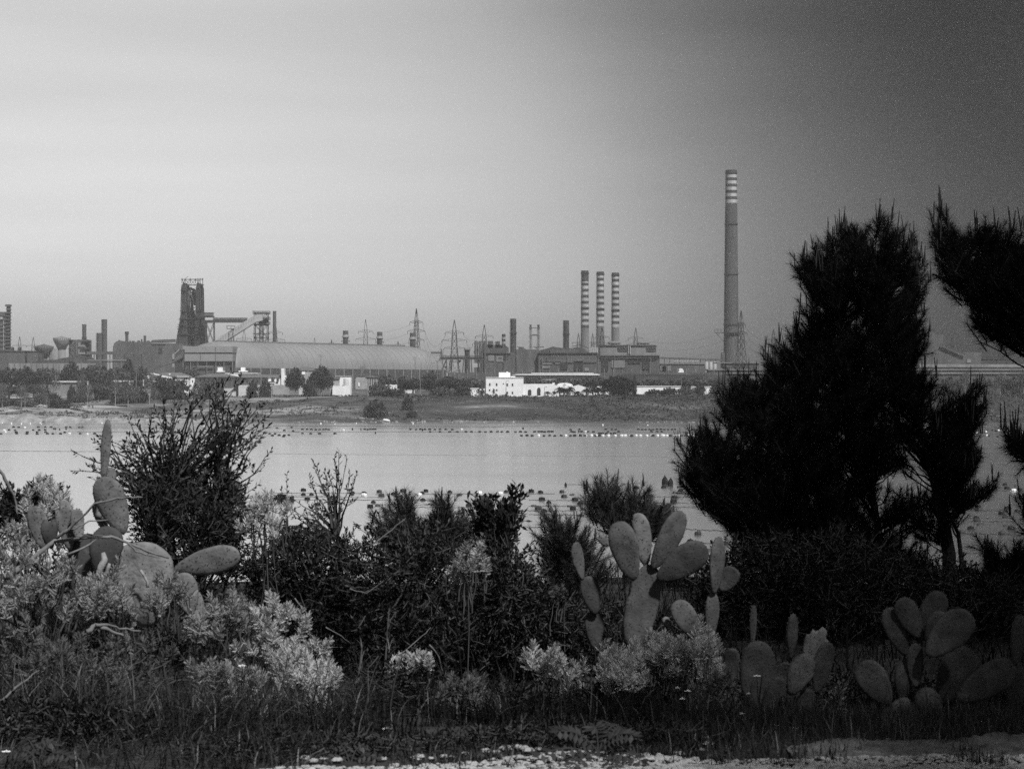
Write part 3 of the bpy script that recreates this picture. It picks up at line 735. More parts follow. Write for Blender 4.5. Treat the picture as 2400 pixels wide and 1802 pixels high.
part(t,'roof_box','concrete_dark', lambda b: [bx(b,a,c,y0,828,D+20,10) for a,c,y0 in ((1143,1155,799),(1161,1171.5,800),(1172,1188,811),(1140,1178,808))] + [bx(b,1215,1228,813,822,D+20,8)])
part(t,'roof_pipe','steel_dark', lambda b: [b.bar(P(a,y0,D+14),P(c,y1,D+14),.35) for a,y0,c,y1 in ((1212,812,1232,819),(1250,812,1262,818),(1176,806,1192,816),(1340,812,1362,808),(1362,808,1378,816),(1255,814,1275,813))])
D = 1600
t = thing('column_cluster','cluster of tall dark process columns left of the works building','process columns',gp(1125,D))
part(t,'column','concrete_dark', lambda b: [b.lathe(X(px,D),D+o,[(r*D/F,gp(px,D).z),(r*D/F,Z(tp,D)),(r*.6*D/F,Z(tp-1,D))],14) for px,r,tp,o in ((1114.5,2.6,799,0),(1119.5,1.6,801,3),(1125,2.4,801,0),(1131,2.6,799,2),(1136.5,2.2,799.5,0))])
part(t,'frame','steel_grey', lambda b: (legtower(b,X(1122,D),D-3,gp(1122,D).z,Z(799,D),16*D/F,16*D/F,5,7,.15)))
# twin lattice stacks
D = 1780; q = D/F
t = thing('twin_lattice_stack','pair of thin pale stacks in lattice frames joined by two walkways','stack',gp(1253,D))
for px in (1243.5,1262): part(t,'stack','concrete', lambda b: (b.lathe(X(px,D),D,[(2*q,gp(px,D).z),(2*q,Z(762,D))],12), legtower(b,X(px,D),D,gp(px,D).z,Z(770,D),8.5*q,6.5*q,2.6,7,.16)))
part(t,'stack_head','steel_dark', lambda b: [b.lathe(X(px,D),D,[(2.4*q,Z(771,D)),(3.4*q,Z(768.5,D)),(2.3*q,Z(767,D)),(2.5*q,Z(762,D)),(2.8*q,Z(761,D))],12) for px in (1243.5,1262)])
part(t,'walkway','steel_dark', lambda b: (bx(b,1240,1266,768,769.2,D-1,2), b.path([P(1242,788,D),P(1248,785.5,D),P(1257,785.5,D),P(1264,788,D)],[.5]*4,5)))
# right hand light blocks with capsule tanks
for lab,x0,x1,xm,tx in (('pale boiler block left of its twin, with a capsule tank on its roof',1407,1474,1448,1439.5),('pale boiler block right of its twin, with a capsule tank on its roof',1476,1538.5,1515,1507)):
    D = 1700; q = D/F; t = thing('boiler_block',lab,'building',gp((x0+x1)/2,D),'twin boiler blocks')
    part(t,'wall','concrete', lambda b: bx(b,x0,x1,810,None,D,30))
    part(t,'roof_edge','steel_dark', lambda b: bx(b,x0-.6,x1+.6,808.6,811,D-.8,31.5))
    part(t,'dark_panel','sheet_dark', lambda b: (bx(b,xm,x1-1,813,823.5,D,.8,-.5)))
    part(t,'beam','steel_grey', lambda b: [b.bar(P(xm+i*(x1-xm)/4,813,D-.9),P(xm+(i+1)*(x1-xm)/4-1,818,D-.9),.18) for i in range(4)])
    part(t,'corner_pipe','steel_pale', lambda b: bx(b,x0-.2 if x0>1450 else x1-2,x0+2 if x0>1450 else x1-.6,811,830,D,.8,-1.4))
    def f(b):
        a, c = P(tx-11.5,803.5,D+12), P(tx+11.5,803.5,D+12); r = 4*q
        b.path([a+V((-r*.9,0,0)),a+V((-r*.6,0,0)),a,c,c+V((r*.6,0,0)),c+V((r*.9,0,0))],[r*.3,r*.8,r,r,r*.8,r*.3],12)
        for px in (tx-8,tx+8): bx(b,px-1,px+1,806,811,D+10,4)
    tk = one('capsule_tank','dark capsule tank lying on the '+('left' if tx<1460 else 'right')+' one of the twin boiler blocks','tank','steel_grey',f,tx,D+12,'capsule tanks',True)
D = 1660
one('pale_hopper','small pale ribbed hopper left of the twin boiler blocks','hopper','steel_pale', lambda b: [bx(b,1381+i*4.2,1384.6+i*4.2,814,829,D,6,i%2*.3) for i in range(5)] , 1391, D)
# gallery toward the tall chimney, silos and low buildings
D = 1950; q = D/F
t = thing('long_gallery','long low covered gallery running to the foot of the tallest chimney','gallery',gp(1610,D))
part(t,'gallery','concrete_dark', lambda b: b.prism([(p.x,p.z) for p in (P(1538,837,D),P(1694,841.5,D),P(1694,844.5,D),P(1538,840.5,D))][::-1], D, D+5))
part(t,'leg','steel_dark', lambda b: [bx(b,px,px+1.2,840,None,D,1,1) for px in range(1545,1694,12)])
part(t,'pipe_row','steel_pale', lambda b: [bx(b,px,px+3.4,844.5,847.5,D,1,-1) for px in range(1580,1640,6)])
for px in (1536.5,1556.5,1566.5): pass
D = 1850; q = D/F
for i,(px,lab) in enumerate(((1656,'leftmost of three pale silos near the tallest chimney'),(1666,'middle one of three pale silos near the tallest chimney'),(1675.5,'rightmost of three pale silos near the tallest chimney'))):
    g = gp(px,D); t = thing('silo',lab,'silo',g,'three pale silos')
    part(t,'drum','steel_pale', lambda b: b.lathe(g.x,g.y,[(4.3*q,g.z),(4.3*q,Z(849,D)),(3*q,Z(847.5,D)),(.6*q,Z(847,D))],18), None, True)
    part(t,'roof_rail','steel_dark', lambda b: handrail(b,g.x-3*q,g.x+3*q,g.y-2,g.y+2,Z(847.6,D),1,.1))
D = 1750
t = thing('low_works','low grey works building between the boiler blocks and the silos','building',gp(1590,D))
part(t,'wall','concrete_dark', lambda b: (bx(b,1538,1652,853,None,D,30), bx(b,1700,1780,851,None,D,30,4)))
part(t,'bay','concrete', lambda b: [bx(b,a,a+12,856,869,D,.6,-.4) for a in (1520,1535,1550)] and [bx(b,a,a+9,857,869,D,.6,-.4) for a in (1540,1552,1564)])
part(t,'roof_edge','concrete', lambda b: (bx(b,1537,1653,851.6,853.2,D-.7,31), bx(b,1680,1782,849,851.4,D+3,32)))
part(t,'roof_vent','steel_grey', lambda b: [bx(b,px,px+3,863,866,D-3,2) for px in range(1690,1775,9)])
D = 1500
t = thing('long_pale_shed','long low pale shed running right from the silos behind the pine tree','shed',gp(1950,D))
part(t,'wall','concrete', lambda b: (bx(b,1662,2460,867,876,D,20), bx(b,1700,1770,882,None,D,10,-80)))
part(t,'roof','concrete', lambda b: (bx(b,1660,2462,865,867.4,D-1,22), bx(b,2170,2440,853,860,D,20,22)))
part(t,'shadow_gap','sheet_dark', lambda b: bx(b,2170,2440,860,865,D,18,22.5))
part(t,'lower_wall','sheet_dark', lambda b: bx(b,1662,2460,876,None,D,18,1))
D = 1650; q = D/F
t = thing('sinter_building','dark block with a sloping roof and conveyor at the far right behind the pine','building',gp(2200,D))
def f(b):
    b.prism([(p.x,p.z) for p in (P(2150,None or 870,D),P(2150,785,D),P(2178,783,D),P(2184,778,D),P(2194,784,D),P(2211,784.5,D),P(2211,808,D),P(2250,828,D),P(2258,825,D),P(2300,826,D),P(2300,870,D))][::-1], D, D+30)
part(t,'wall','concrete_dark', f)
part(t,'conveyor','steel_dark', lambda b: (b.bar(P(2205,806,D-2),P(2262,830,D-2),.8), bx(b,2300,2402,832,835,D,4), bx(b,2302,2380,842,None,D,12,2), [bx(b,px,px+1,826,845,D,.6) for px in (2340,2362,2378,2395)], b.bar(P(2372,826,D),P(2402,852,D),.5)))
part(t,'bay','concrete', lambda b: (bx(b,2266,2276,842,850,D,.6,-.5), bx(b,2245,2258,835.5,837,D,.5,-.5)))
# raised conveyor gallery beside the vaulted shed
D = 1480; q = D/F
t = thing('raised_gallery','raised conveyor gallery on braced legs at the right end of the vaulted shed','gallery',gp(1070,D))
part(t,'deck','steel_dark', lambda b: (bx(b,1032,1130,838,842.5,D,5), bx(b,1010,1036,827,828.5,D,3,3), bx(b,1034,1036,820,840,D,2,3)))
part(t,'handrail','steel_dark', lambda b: (truss(b,P(1036,838,D+2),P(1130,838,D+2),4*q,4.5,26,.1), truss(b,P(1010,827,D+4),P(1034,827,D+4),2.5*q,2,8,.08)))
part(t,'leg','steel_dark', lambda b: [b.bar(P(a,842,D+o),P(c,874,D+o),.4) for o in (.5,4.5) for a,c in ((1046,1034),(1046,1048),(1060,1058),(1074,1076),(1087,1084),(1104,1106),(1122,1122))])
part(t,'chute','steel_pale', lambda b: [bx(b,a,c,y0,y1,D,1.5,1) for a,c,y0,y1 in ((1063,1078,850,858),(1106,1124,851,861),(1056,1062,846,870),(1068,1080,861,864))])
part(t,'slope','steel_grey', lambda b: (b.bar(P(1055,862,D+2),P(1080,845,D+2),.8), b.bar(P(1033,868,D+1),P(1046,846,D+1),.5)))

# ---- perimeter fence with posts, roof line behind the farm
D = 1400
t = thing('perimeter_fence','long perimeter fence with tall bent posts behind the farm','fence',gp(1305,D))
part(t,'panel','concrete_dark', lambda b: bx(b,1050,1700,873,None,D,.4))
for i in range(30):
    px = 1052+i*21.4
    part(t,'post','concrete', lambda b: (bx(b,px,px+1.1,865,None,D,.4,-.5), b.bar(P(px+.5,865.3,D-.4),P(px+2.6,862.6,D-.4),.12)))
D = 1300
t = thing('long_white_roof','long low building with a thin pale roof behind the farm','building',gp(1300,D))
part(t,'roof','white_plaster', lambda b: (b.prism([(p.x,p.z) for p in (P(1198,879,D),P(1214,876.5,D),P(1398,876,D),P(1408,877.5,D),P(1404,879.2,D))][::-1],D,D+16), bx(b,1246,1394,873.6,875,D,8,18)))
part(t,'wall','grey_plaster', lambda b: bx(b,1206,1402,879.2,None,D,13,1.5), None)
t['label'] = 'long low building with a thin pale roof behind the farm'
one('grass_embankment','long grey embankment right of the farm behind a dark hedge','embankment','far_grassland', lambda b: b.prism([(p.x,p.z) for p in (P(1430,905,1290),P(1436,880,1290),P(1452,876,1290),P(1752,880,1290),P(1790,905,1290))][::-1],1290,1330), 1600, 1290)
D = 1600
t = thing('white_hopper','white rounded hopper standing above the grey embankment','hopper',gp(1597,D))
part(t,'body','white_plaster', lambda b: b.prism([(p.x,p.z) for p in (P(1590,877,D),P(1590.5,866,D),P(1594,863,D),P(1599,863.5,D),P(1602,868,D),P(1604,877,D),P(1602,900,D),P(1592,900,D))][::-1],D,D+4))
part(t,'hatch','dark_opening', lambda b: bx(b,1590.3,1592,866.5,868.5,D,.3,-.25))

# ---- transmission pylons
def pylon_proto():
    t = thing('pylon','', 'pylon', (0,0,0), 'power pylons')
    b = MB()                                  # 40 m tall lattice
    lv = [(0,4.4),(7,3.5),(13,2.8),(18,2.2),(22,1.75),(26,1.5),(30,1.3),(34,1.0),(40,.12)]
    for (z0,w0),(z1,w1) in zip(lv,lv[1:]):
        for i in range(4):
            c = [(-1,-1),(1,-1),(1,1),(-1,1)]; a, e = c[i], c[(i+1)%4]
            b.bar((a[0]*w0,a[1]*w0,z0),(a[0]*w1,a[1]*w1,z1),.17)
            b.bar((a[0]*w0,a[1]*w0,z0),(e[0]*w1,e[1]*w1,z1),.10); b.bar((e[0]*w0,e[1]*w0,z0),(a[0]*w1,a[1]*w1,z1),.10)
            b.bar((a[0]*w1,a[1]*w1,z1),(e[0]*w1,e[1]*w1,z1),.10)
    b.build('mast','steel_dark',t)
    for z, l in ((33,5.2),(28.6,7.0),(24.2,6.0)):
        b = MB()
        for s in (-1,1):
            for yy in (-.6,.6): b.bar((s*.9,yy,z+1.0),(s*l,0,z),.11); b.bar((s*.9,yy,z-.6),(s*l,0,z),.11)
            b.bar((s*l*.5,0,z+.5),(s*l*.5,0,z-.4),.08)
        b.build('cross_arm','steel_dark',t)
        for s in (-1,1):
            b = MB(); b.path([(s*l,0,z),(s*(l+.25),0,z-.7),(s*(l+.1),0,z-1.5)],[.12,.2,.14],5); b.build('insulator','steel_dark',t)
    return t
pyl = pylon_proto(); PY = {}
for px,tp,D,rz,lab in ((857,749,1980,.1,'pylon between two squat stacks behind the vaulted shed'),(976,723,1960,.5,'tallest pylon, at the right end of the vaulted shed'),
        (1065,750,1560,.15,'pylon rising over the raised conveyor gallery'),(1135,761,1640,.1,'pylon behind the cluster of process columns'),
        (1411,765,1900,.35,'pylon in front of the middle banded chimney'),(1490,768,1950,.1,'pylon behind the right capsule tank'),(1737,728,1750,.9,'pylon just right of the tallest chimney'),
        (1813,771,1700,.2,'pylon between the tallest chimney and the pine tree'),(2232,788,1700,.2,'pylon at the far right between the two pine trees'),
        (1356,781,2200,.2,'small far pylon left of the three banded chimneys'),(46,789,1900,.1,'small pylon with wide arms right of the process tower'),(78,790,2200,.1,'small far pylon beside the squat water tower'),
        (572,770,1950,.1,'pylon seen below the sloping conveyor'),(645,752,2000,.2,'pylon hidden behind the chimney right of the transfer tower'),(737,792,2500,.1,'faint far pylon above the left part of the vaulted roof'),
        (1034,817,2300,.2,'faint far pylon tip right of the vaulted roof'),(1389,781,2400,.2,'faint far pylon between the left and middle banded chimneys')):
    g = gp(px,D); s = (Z(tp,D)-g.z)/40
    if s > 1.9: g.z += (s-1.6)*0
    PY[px] = (place(pyl, USED, g, rz, (min(s,1.15),min(s,1.15),s), lab), g, s, rz)
def ptip(px, k, side):
    o, g, s, rz = PY[px]; z, l = ((33,5.2),(28.6,7.0),(24.2,6.0))[k]; w_ = min(s,1.15)
    return V((g.x+side*l*w_*math.cos(rz), g.y+side*l*w_*math.sin(rz), g.z+(z-1.5)*s))
spans = [(976,1065),(1065,1135),(1737,1813),(857,976),(1490,1737),(1411,1490),(572,645),(46,145)]
names = {976:'the tallest pylon',1065:'the gallery pylon',1135:'the columns pylon',1737:'the tallest chimney pylon',1813:'the pylon left of the pine',857:'the pylon between squat stacks',1490:'the capsule tank pylon',1411:'the banded chimney pylon',572:'the pylon below the conveyor',645:'the pylon behind the chimney',46:'the far left pylon'}
for a,c in spans:
    if c not in PY: continue
    for k in range(3):
        p0, p1 = ptip(a,k,1), ptip(c,k,-1); L_ = (p1-p0).length
        b = MB(); b.path([p0.lerp(p1,i/14)-V((0,0,L_*.03*4*(i/14)*(1-i/14))) for i in range(15)],[.07]*15,4)
        tag(b.build('power_line','steel_dark',None,False,p0), '%s power line from %s to %s' % (('uppermost','middle','lowest')[k], names[a], names[c]), 'power line', 'power lines')
# ================================================================= houses on the far bank
def window(b, x0, x1, y0, y1, D): bx(b, x0, x1, y0, y1, D, .3, -.12)
D = 1105
t = thing('farmhouse','white two-storey farmhouse with a roof box and a long arcaded wing','house',gp(1200,D))
part(t,'main_block','white_plaster', lambda b: (bx(b,1139,1227,885,None,D,16), bx(b,1138.6,1227.4,884,885.4,D-.3,16.6)))
part(t,'roof_box','white_plaster', lambda b: (bx(b,1169,1196,872.5,884,D,8,5), bx(b,1187,1191,870.6,872.5,D,1,6), bx(b,1197,1208,881.5,884,D,3,5)))
part(t,'side_block','white_plaster', lambda b: bx(b,1132.5,1139,911,None,D,8,1))
part(t,'wing','white_plaster', lambda b: (b.prism([(p.x,p.z) for p in (P(1227,930,D),P(1227,899.8,D),P(1294,899.5,D),P(1312,906,D),P(1312,930,D))][::-1],D+.6,D+12), bx(b,1295,1301,897.5,900,D,1.5,4)))
for px,y0,w_,h_ in ((1146.2,898,3.4,6),(1162.4,898,3.4,6),(1178.6,898,2.2,2),(1187.4,898.6,3.4,6),(1199.6,898.6,3.4,6),(1146,912.2,3.2,4),(1162.6,912.2,3.2,4),(1187.4,918,3.6,5),(1199.6,918,3.6,5)):
    part(t,'window','dark_opening', lambda b: window(b,px,px+w_,y0,y0+h_,D))
for px,y0 in ((1216,912.5),(1237.5,912.5),(1259,908.5)):
    pts = [P(px,926,D),P(px,y0+4,D)] + [P(px+4-4*math.cos(a*math.pi/8),y0+4-4*math.sin(a*math.pi/8),D) for a in range(9)] + [P(px+8,926,D)]
    part(t,'arch','dark_opening', lambda b: b.prism([(p.x,p.z) for p in pts][::-1],D+.42,D+.7))
one('vaulted_outhouse','white vaulted outhouse behind the palm clump right of the farmhouse','house','white_plaster', lambda b: b.prism([(p.x,p.z) for p in [P(1305,925,D+14)]+[P(1324-19*math.cos(a*math.pi/10),904-7*math.sin(a*math.pi/10),D+14) for a in range(11)]+[P(1343,925,D+14)]][::-1],D+14,D+26), 1324, D+14)
one('gabled_barn','white barn with a low gable right of the vaulted outhouse','barn','white_plaster', lambda b: b.prism([(p.x,p.z) for p in (P(1334,926,D+2),P(1334,909,D+2),P(1356,902,D+2),P(1374,908,D+2),P(1374,926,D+2))][::-1],D+2,D+13), 1354, D+2)
one('garden_wall','white wall with a raised end behind the row of palms','wall','white_plaster', lambda b: (bx(b,1374.5,1402,911,None,D,.5,4), bx(b,1400,1412,905.5,None,D,5,4.6), bx(b,1412,1428,909,None,D,.5,4)), 1400, D)
t = thing('annex','small white annex with tiny windows left of the farmhouse','house',gp(1115,D))
part(t,'wall','white_plaster', lambda b: (bx(b,1102,1129,911.5,None,D,7,6), bx(b,1101.5,1122,909.5,911.5,D,7.6,5.8)))
for px in (1105,1111,1116,1125.5): part(t,'window','dark_opening', lambda b: window(b,px,px+1.6,915.5,917.5,D+6))
D = 1150
for lab,x0,x1,y0,cap in (('long low white wall right of the big dark tree beyond the farm',1486,1596,906,1),('short white wall piece between hedges right of the long low white wall',1619,1634,907,0),('small white wall piece farthest right before the pine',1650,1667,907,0)):
    one('white_wall',lab,'wall','white_plaster', lambda b: (bx(b,x0,x1,y0,None,D,4), bx(b,x0-.5,x1+.5,y0-1.4,y0,D-.3,4.6)), (x0+x1)/2, D, 'white walls beyond the farm')
t = thing('gatehouse','narrow white gatehouse partly hidden by the pine tree','house',gp(1770,D))
part(t,'wall','white_plaster', lambda b: (bx(b,1766,1770,901,None,D,3), bx(b,1770,1775,905,None,D,3)))
part(t,'flat_roof','white_plaster', lambda b: bx(b,1764.5,1776,897.5,900.8,D-.4,4))
part(t,'window','dark_opening', lambda b: window(b,1770.6,1774,907,911,D))
# left hand houses
D = 1130
def hip(b, x0, x1, yr0, yr1, ye, D, dep, rise_in=10):
    """hip roof"""
    xa,xb,xc,xd = X(x0,D),X(x1,D),X(x0+rise_in,D),X(x1-rise_in,D); ze, zr = Z(ye,D), Z(yr0,D)
    b.add([(xa,D-.5,ze),(xb,D-.5,ze),(xb,D+dep,ze),(xa,D+dep,ze),(xc,D+dep/2,zr),(xd,D+dep/2,zr)],[(0,1,5,4),(1,2,5),(2,3,4,5),(3,0,4),(3,2,1,0)])
t = thing('hipped_house','house with a broad grey hipped roof and a bright sloping eave behind dark bushes','house',gp(400,D))
part(t,'roof','roof_tile', lambda b: hip(b,352,444,873,873,882.5,D,14,24))
part(t,'wall','white_plaster', lambda b: (bx(b,358,441,882.5,None,D,12,.5)))
part(t,'eave','white_plaster', lambda b: (b.bar(P(357,875.5,D-1.2),P(378,879.5,D-1.2),.35), b.bar(P(378,881,D-1.2),P(408,887,D-1.2),.55), bx(b,414,443,881.8,883.2,D-1.4,.5)))
for px in (431,435.5): part(t,'window','dark_opening', lambda b: window(b,px,px+2.2,885,890,D+.5))
part(t,'chimney','white_plaster', lambda b: bx(b,396,399,875,881,D+3,1.2))
t = thing('small_villa','small white villa between the hipped house and the long shed roof','house',gp(449,D+6))
part(t,'wall','white_plaster', lambda b: (bx(b,441.5,456,886,None,D+8,9), bx(b,434,441.5,896,None,D+5,4)))
for px,y0 in ((444,891),(450,891),(446,901)): part(t,'window','dark_opening', lambda b: window(b,px,px+2.4,y0,y0+5,D+8))
t = thing('tiled_house','pale house with a tiled hipped roof behind the tall leafy shrub','house',gp(505,D))
part(t,'roof','roof_tile', lambda b: hip(b,453,556,875.5,875.5,883.5,D-3,16,34))
part(t,'wall','pale_plaster', lambda b: bx(b,457,553,883.5,None,D,12,.2))
for px in (468,477,489,500,512,524,538): part(t,'window','dark_opening', lambda b: window(b,px,px+2.4,887,893,D+.2))
for px in (466,474,487): part(t,'pilaster','white_plaster', lambda b: bx(b,px,px+1,884,905,D,.4,-.3))
t = thing('flat_roofed_house','house with a long bright flat roof edge and two white water boxes','house',gp(570,D+20))
part(t,'roof','white_plaster', lambda b: (bx(b,528,605,874.2,875.8,D+20,12,-.6), bx(b,533,604,876,878,D+20,10,.8)))
part(t,'wall','pale_plaster', lambda b: bx(b,532,606,878,None,D+20,10,1.6))
part(t,'water_box','white_plaster', lambda b: (bx(b,510,521,860.5,868.5,D+24,3), bx(b,506,525,868.5,872,D+23,5)))
part(t,'water_box','white_plaster', lambda b: (bx(b,564.5,574,861,868.5,D+24,3), bx(b,559,579,868.8,871.2,D+23,5)))
part(t,'roof_post','steel_grey', lambda b: [bx(b,a,a+1.6,861,870,D+22,.6) for a in (506.5,526,550,554)])
part(t,'gable_wall','white_plaster', lambda b: b.prism([(p.x,p.z) for p in (P(533,876.5,D+12),P(556,877,D+12),P(560,884,D+12),P(556,905,D+12),P(533,905,D+12))][::-1],D+12,D+13.5))
t = thing('long_roofed_house','long pale house with a dark tiled roof left of the white balcony house','house',gp(600,D))
part(t,'roof','roof_tile', lambda b: hip(b,556,664,878,878,884.5,D-4,14,8))
part(t,'wall','pale_plaster', lambda b: bx(b,560,632,884.5,None,D,10,-2))
for px in (566,578,590,602,614): part(t,'window','dark_opening', lambda b: window(b,px,px+3,892,897,D-2))
t = thing('balcony_house','white house with a dark balcony and a tall white stair tower','house',gp(650,D))
part(t,'wall','white_plaster', lambda b: (bx(b,631,662,884,None,D,9,-4), bx(b,627,642,897,None,D,3,-6.5)))
part(t,'stair_tower','white_plaster', lambda b: (bx(b,661.6,668.5,863.5,None,D,6,-5), bx(b,668.5,672,880,None,D,4,-4)))
for px,y0,w_,h_ in ((636,885,7,7),(648.5,887,5,6),(632,893.6,12,3),(646,895,6,2.6)): part(t,'window','dark_opening', lambda b: window(b,px,px+w_,y0,y0+h_,D-4.2))
part(t,'balcony','white_plaster', lambda b: bx(b,628,646,896.6,898,D,3,-7))
part(t,'terrace_wall','grey_plaster', lambda b: bx(b,640,682,902,None,D,2,-9))
t = thing('hidden_house','house almost hidden between two big dark trees','house',gp(716,D+4))
part(t,'wall','grey_plaster', lambda b: bx(b,700,734,872,None,D+8,9))
part(t,'roof','roof_tile', lambda b: hip(b,690,742,859,859,868,D+9,12,14))
part(t,'window','white_plaster', lambda b: bx(b,707.5,715,871,877.5,D+7.6,.3))
part(t,'porch','pale_plaster', lambda b: bx(b,701,716,903,None,D-6,3))
t = thing('corner_house','white house with a lean-to and a round tank right of the big dark trees','house',gp(805,D))
part(t,'wall','white_plaster', lambda b: (bx(b,790,822,882.5,None,D,9), bx(b,781,822,904.5,None,D,2,-5)))
part(t,'lean_to','grey_plaster', lambda b: bx(b,774,796,888,None,D,6,-3))
part(t,'lean_to_roof','roof_tile', lambda b: bx(b,772,797,884.5,888,D,7,-3.6))
part(t,'round_tank','pale_plaster', lambda b: b.lathe(X(812,D),D-3,[(6*D/F,tz(0,D)-1),(6*D/F,Z(889,D)),(4.5*D/F,Z(886.5,D)),(.3,Z(885.8,D))],16), None, True)
part(t,'roof_edge','grey_plaster', lambda b: bx(b,785,822.5,880.5,882.4,D-.3,9.6))
t = thing('open_shed','grey hut with a pitched roof joined to a long open shed','shed',gp(860,D+5))
part(t,'hut','grey_plaster', lambda b: (b.prism([(p.x,p.z) for p in (P(833,912,D+5),P(833,888,D+5),P(838,880,D+5),P(853,880,D+5),P(861,890,D+5),P(861,912,D+5))][::-1],D+5,D+13)))
part(t,'roof','roof_tile', lambda b: (bx(b,857,886,881,884.5,D+5,9,-.3), bx(b,836,856,878.8,880.6,D+4.5,9)))
part(t,'post','pale_plaster', lambda b: [bx(b,px,px+1.4,884.5,None,D+5,.6,.2) for px in (862,866,870,874,878,882)])
part(t,'back_wall','grey_plaster', lambda b: bx(b,861,886,884.5,None,D+9,1))
part(t,'door','white_plaster', lambda b: bx(b,839.5,843,897,905,D+4.7,.3))
part(t,'antenna','steel_grey', lambda b: ([b.bar(P(849,880,D+8),P(849+i,858,D+8),.2) for i in (-4,0,4)], [b.bar(P(842,860+j,D+8),P(857,860+j,D+8),.15) for j in (0,3)]))
one('market_wall','low white wall with clutter between the open shed and the dark bushes','wall','white_plaster', lambda b: (bx(b,892,937,902,None,D+2,.6), [bx(b,px,px+h_,905-h_,None,D+1,.8) for px,h_ in ((908,2),(914,4),(921,3),(927,4),(932,2))]), 915, D+2)
t = thing('parked_trailer','long white trailer parked at the top of the bank','trailer',gp(954,D-12))
DD = D-12
part(t,'box','white_plaster', lambda b: (bx(b,949,971.5,915.5,921.5,DD,2.4), bx(b,934,950,915,917,DD,2.4,.3), bx(b,934,971.8,914.2,915.2,DD,2.6,-.1)))
part(t,'window','dark_opening', lambda b: bx(b,966,970,916.5,919,DD,.2,-.1))
for px in (953.5,966): part(t,'wheel','dark_opening', lambda b: b.path([P(px,921.8,DD-.05),P(px,921.8,DD+.3)],[.36,.36],12))
one('small_white_hut','small white hut roof among dark trees left of the farm','hut','white_plaster', lambda b: b.prism([(p.x,p.z) for p in (P(1015,906,D),P(1015,893,D),P(1019,891,D),P(1029,892,D),P(1026,897,D),P(1020,906,D))][::-1],D,D+5), 1020, D)
t = thing('low_villa','low pale flat-roofed building among the trees at the far left','house',gp(165,D))
part(t,'wall','concrete', lambda b: (bx(b,136,186,896,None,D,9), bx(b,186,190,898,None,D,5,1)))
part(t,'flat_roof','pale_plaster', lambda b: bx(b,123,188,892.5,896,D-.8,11))
one('long_garden_wall','broken white garden wall behind bushes left of the hipped house','wall','pale_plaster', lambda b: (bx(b,254,285,891.5,895,D+10,1), bx(b,288,312,891.5,894,D+11,1), bx(b,300,305,894,902,D+10.5,1), bx(b,335,337,890,905,D+8,1), bx(b,204,207,893,902,D+9,1)), 280, D+10)
one('white_gable','small white gable end left of the hipped house','house','white_plaster', lambda b: (bx(b,345,349.5,880,887,D+5,4), bx(b,353.5,360,874.2,876.2,D+4,4)), 348, D+5)
# lamp posts and poles
for px,y0,D,lab in ((319,868,1100,'tall pale lamp post in front of the hipped house'),(612,860,1105,'lamp post in front of the white balcony house'),(636,889,1095,'short pole before the terrace wall of the balcony house'),
        (752,832,1250,'mast with a lamp ring rising above the big dark tree'),(973,837,1300,'floodlight mast in front of the right part of the vaulted shed'),(1025,846,1260,'dark pole at the right foot of the vaulted shed'),
        (884,892,1098,'pole on the bank before the open shed'),(862,900,1092,'short pole left of the open shed door'),(985,890,1095,'pole on the bank right of the white trailer'),(1212,834,1380,'lattice floodlight mast behind the farmhouse'),
        (1186,893,1098,'thin lamp post in front of the farmhouse wall'),(1276,907,1098,'thin pole before the arcaded wing'),(1106,892,1120,'pole above the small annex'),(1323,895,1118,'aerial mast behind the vaulted outhouse'),
        (1597,885,1200,'pole above the hedge right of the long low white wall'),(1727,880,1200,'pole just left of the pine tree below the tallest chimney'),(341,884,1098,'short pole in the bushes right of the tall pale lamp post'),(73,880,1300,'pole at the far left below the boundary wall')):
    g = gp(px,D); t = thing('lamp_post',lab,'lamp post',g,'lamp posts and poles')
    zt = Z(y0,D)
    part(t,'pole','wood_pole' if px in (319,612,636,884,985,862) else 'steel_grey', lambda b: b.bar((g.x,g.y,g.z-.5),(g.x,g.y,zt),.16 if D<1200 else .22,6,.1))
    part(t,'lamp_head','steel_grey', lambda b: (b.box(g.x-1.1,g.x+1.1,g.y-.3,g.y+.3,zt-.25,zt), b.bar((g.x-1.8,g.y,zt-.9),(g.x+1.8,g.y,zt-.9),.1)) if px in (752,973,1212,1025) else b.path([(g.x,g.y,zt-.05),(g.x+.5,g.y,zt+.12),(g.x+1.3,g.y,zt+.08)],[.09,.1,.14],5))

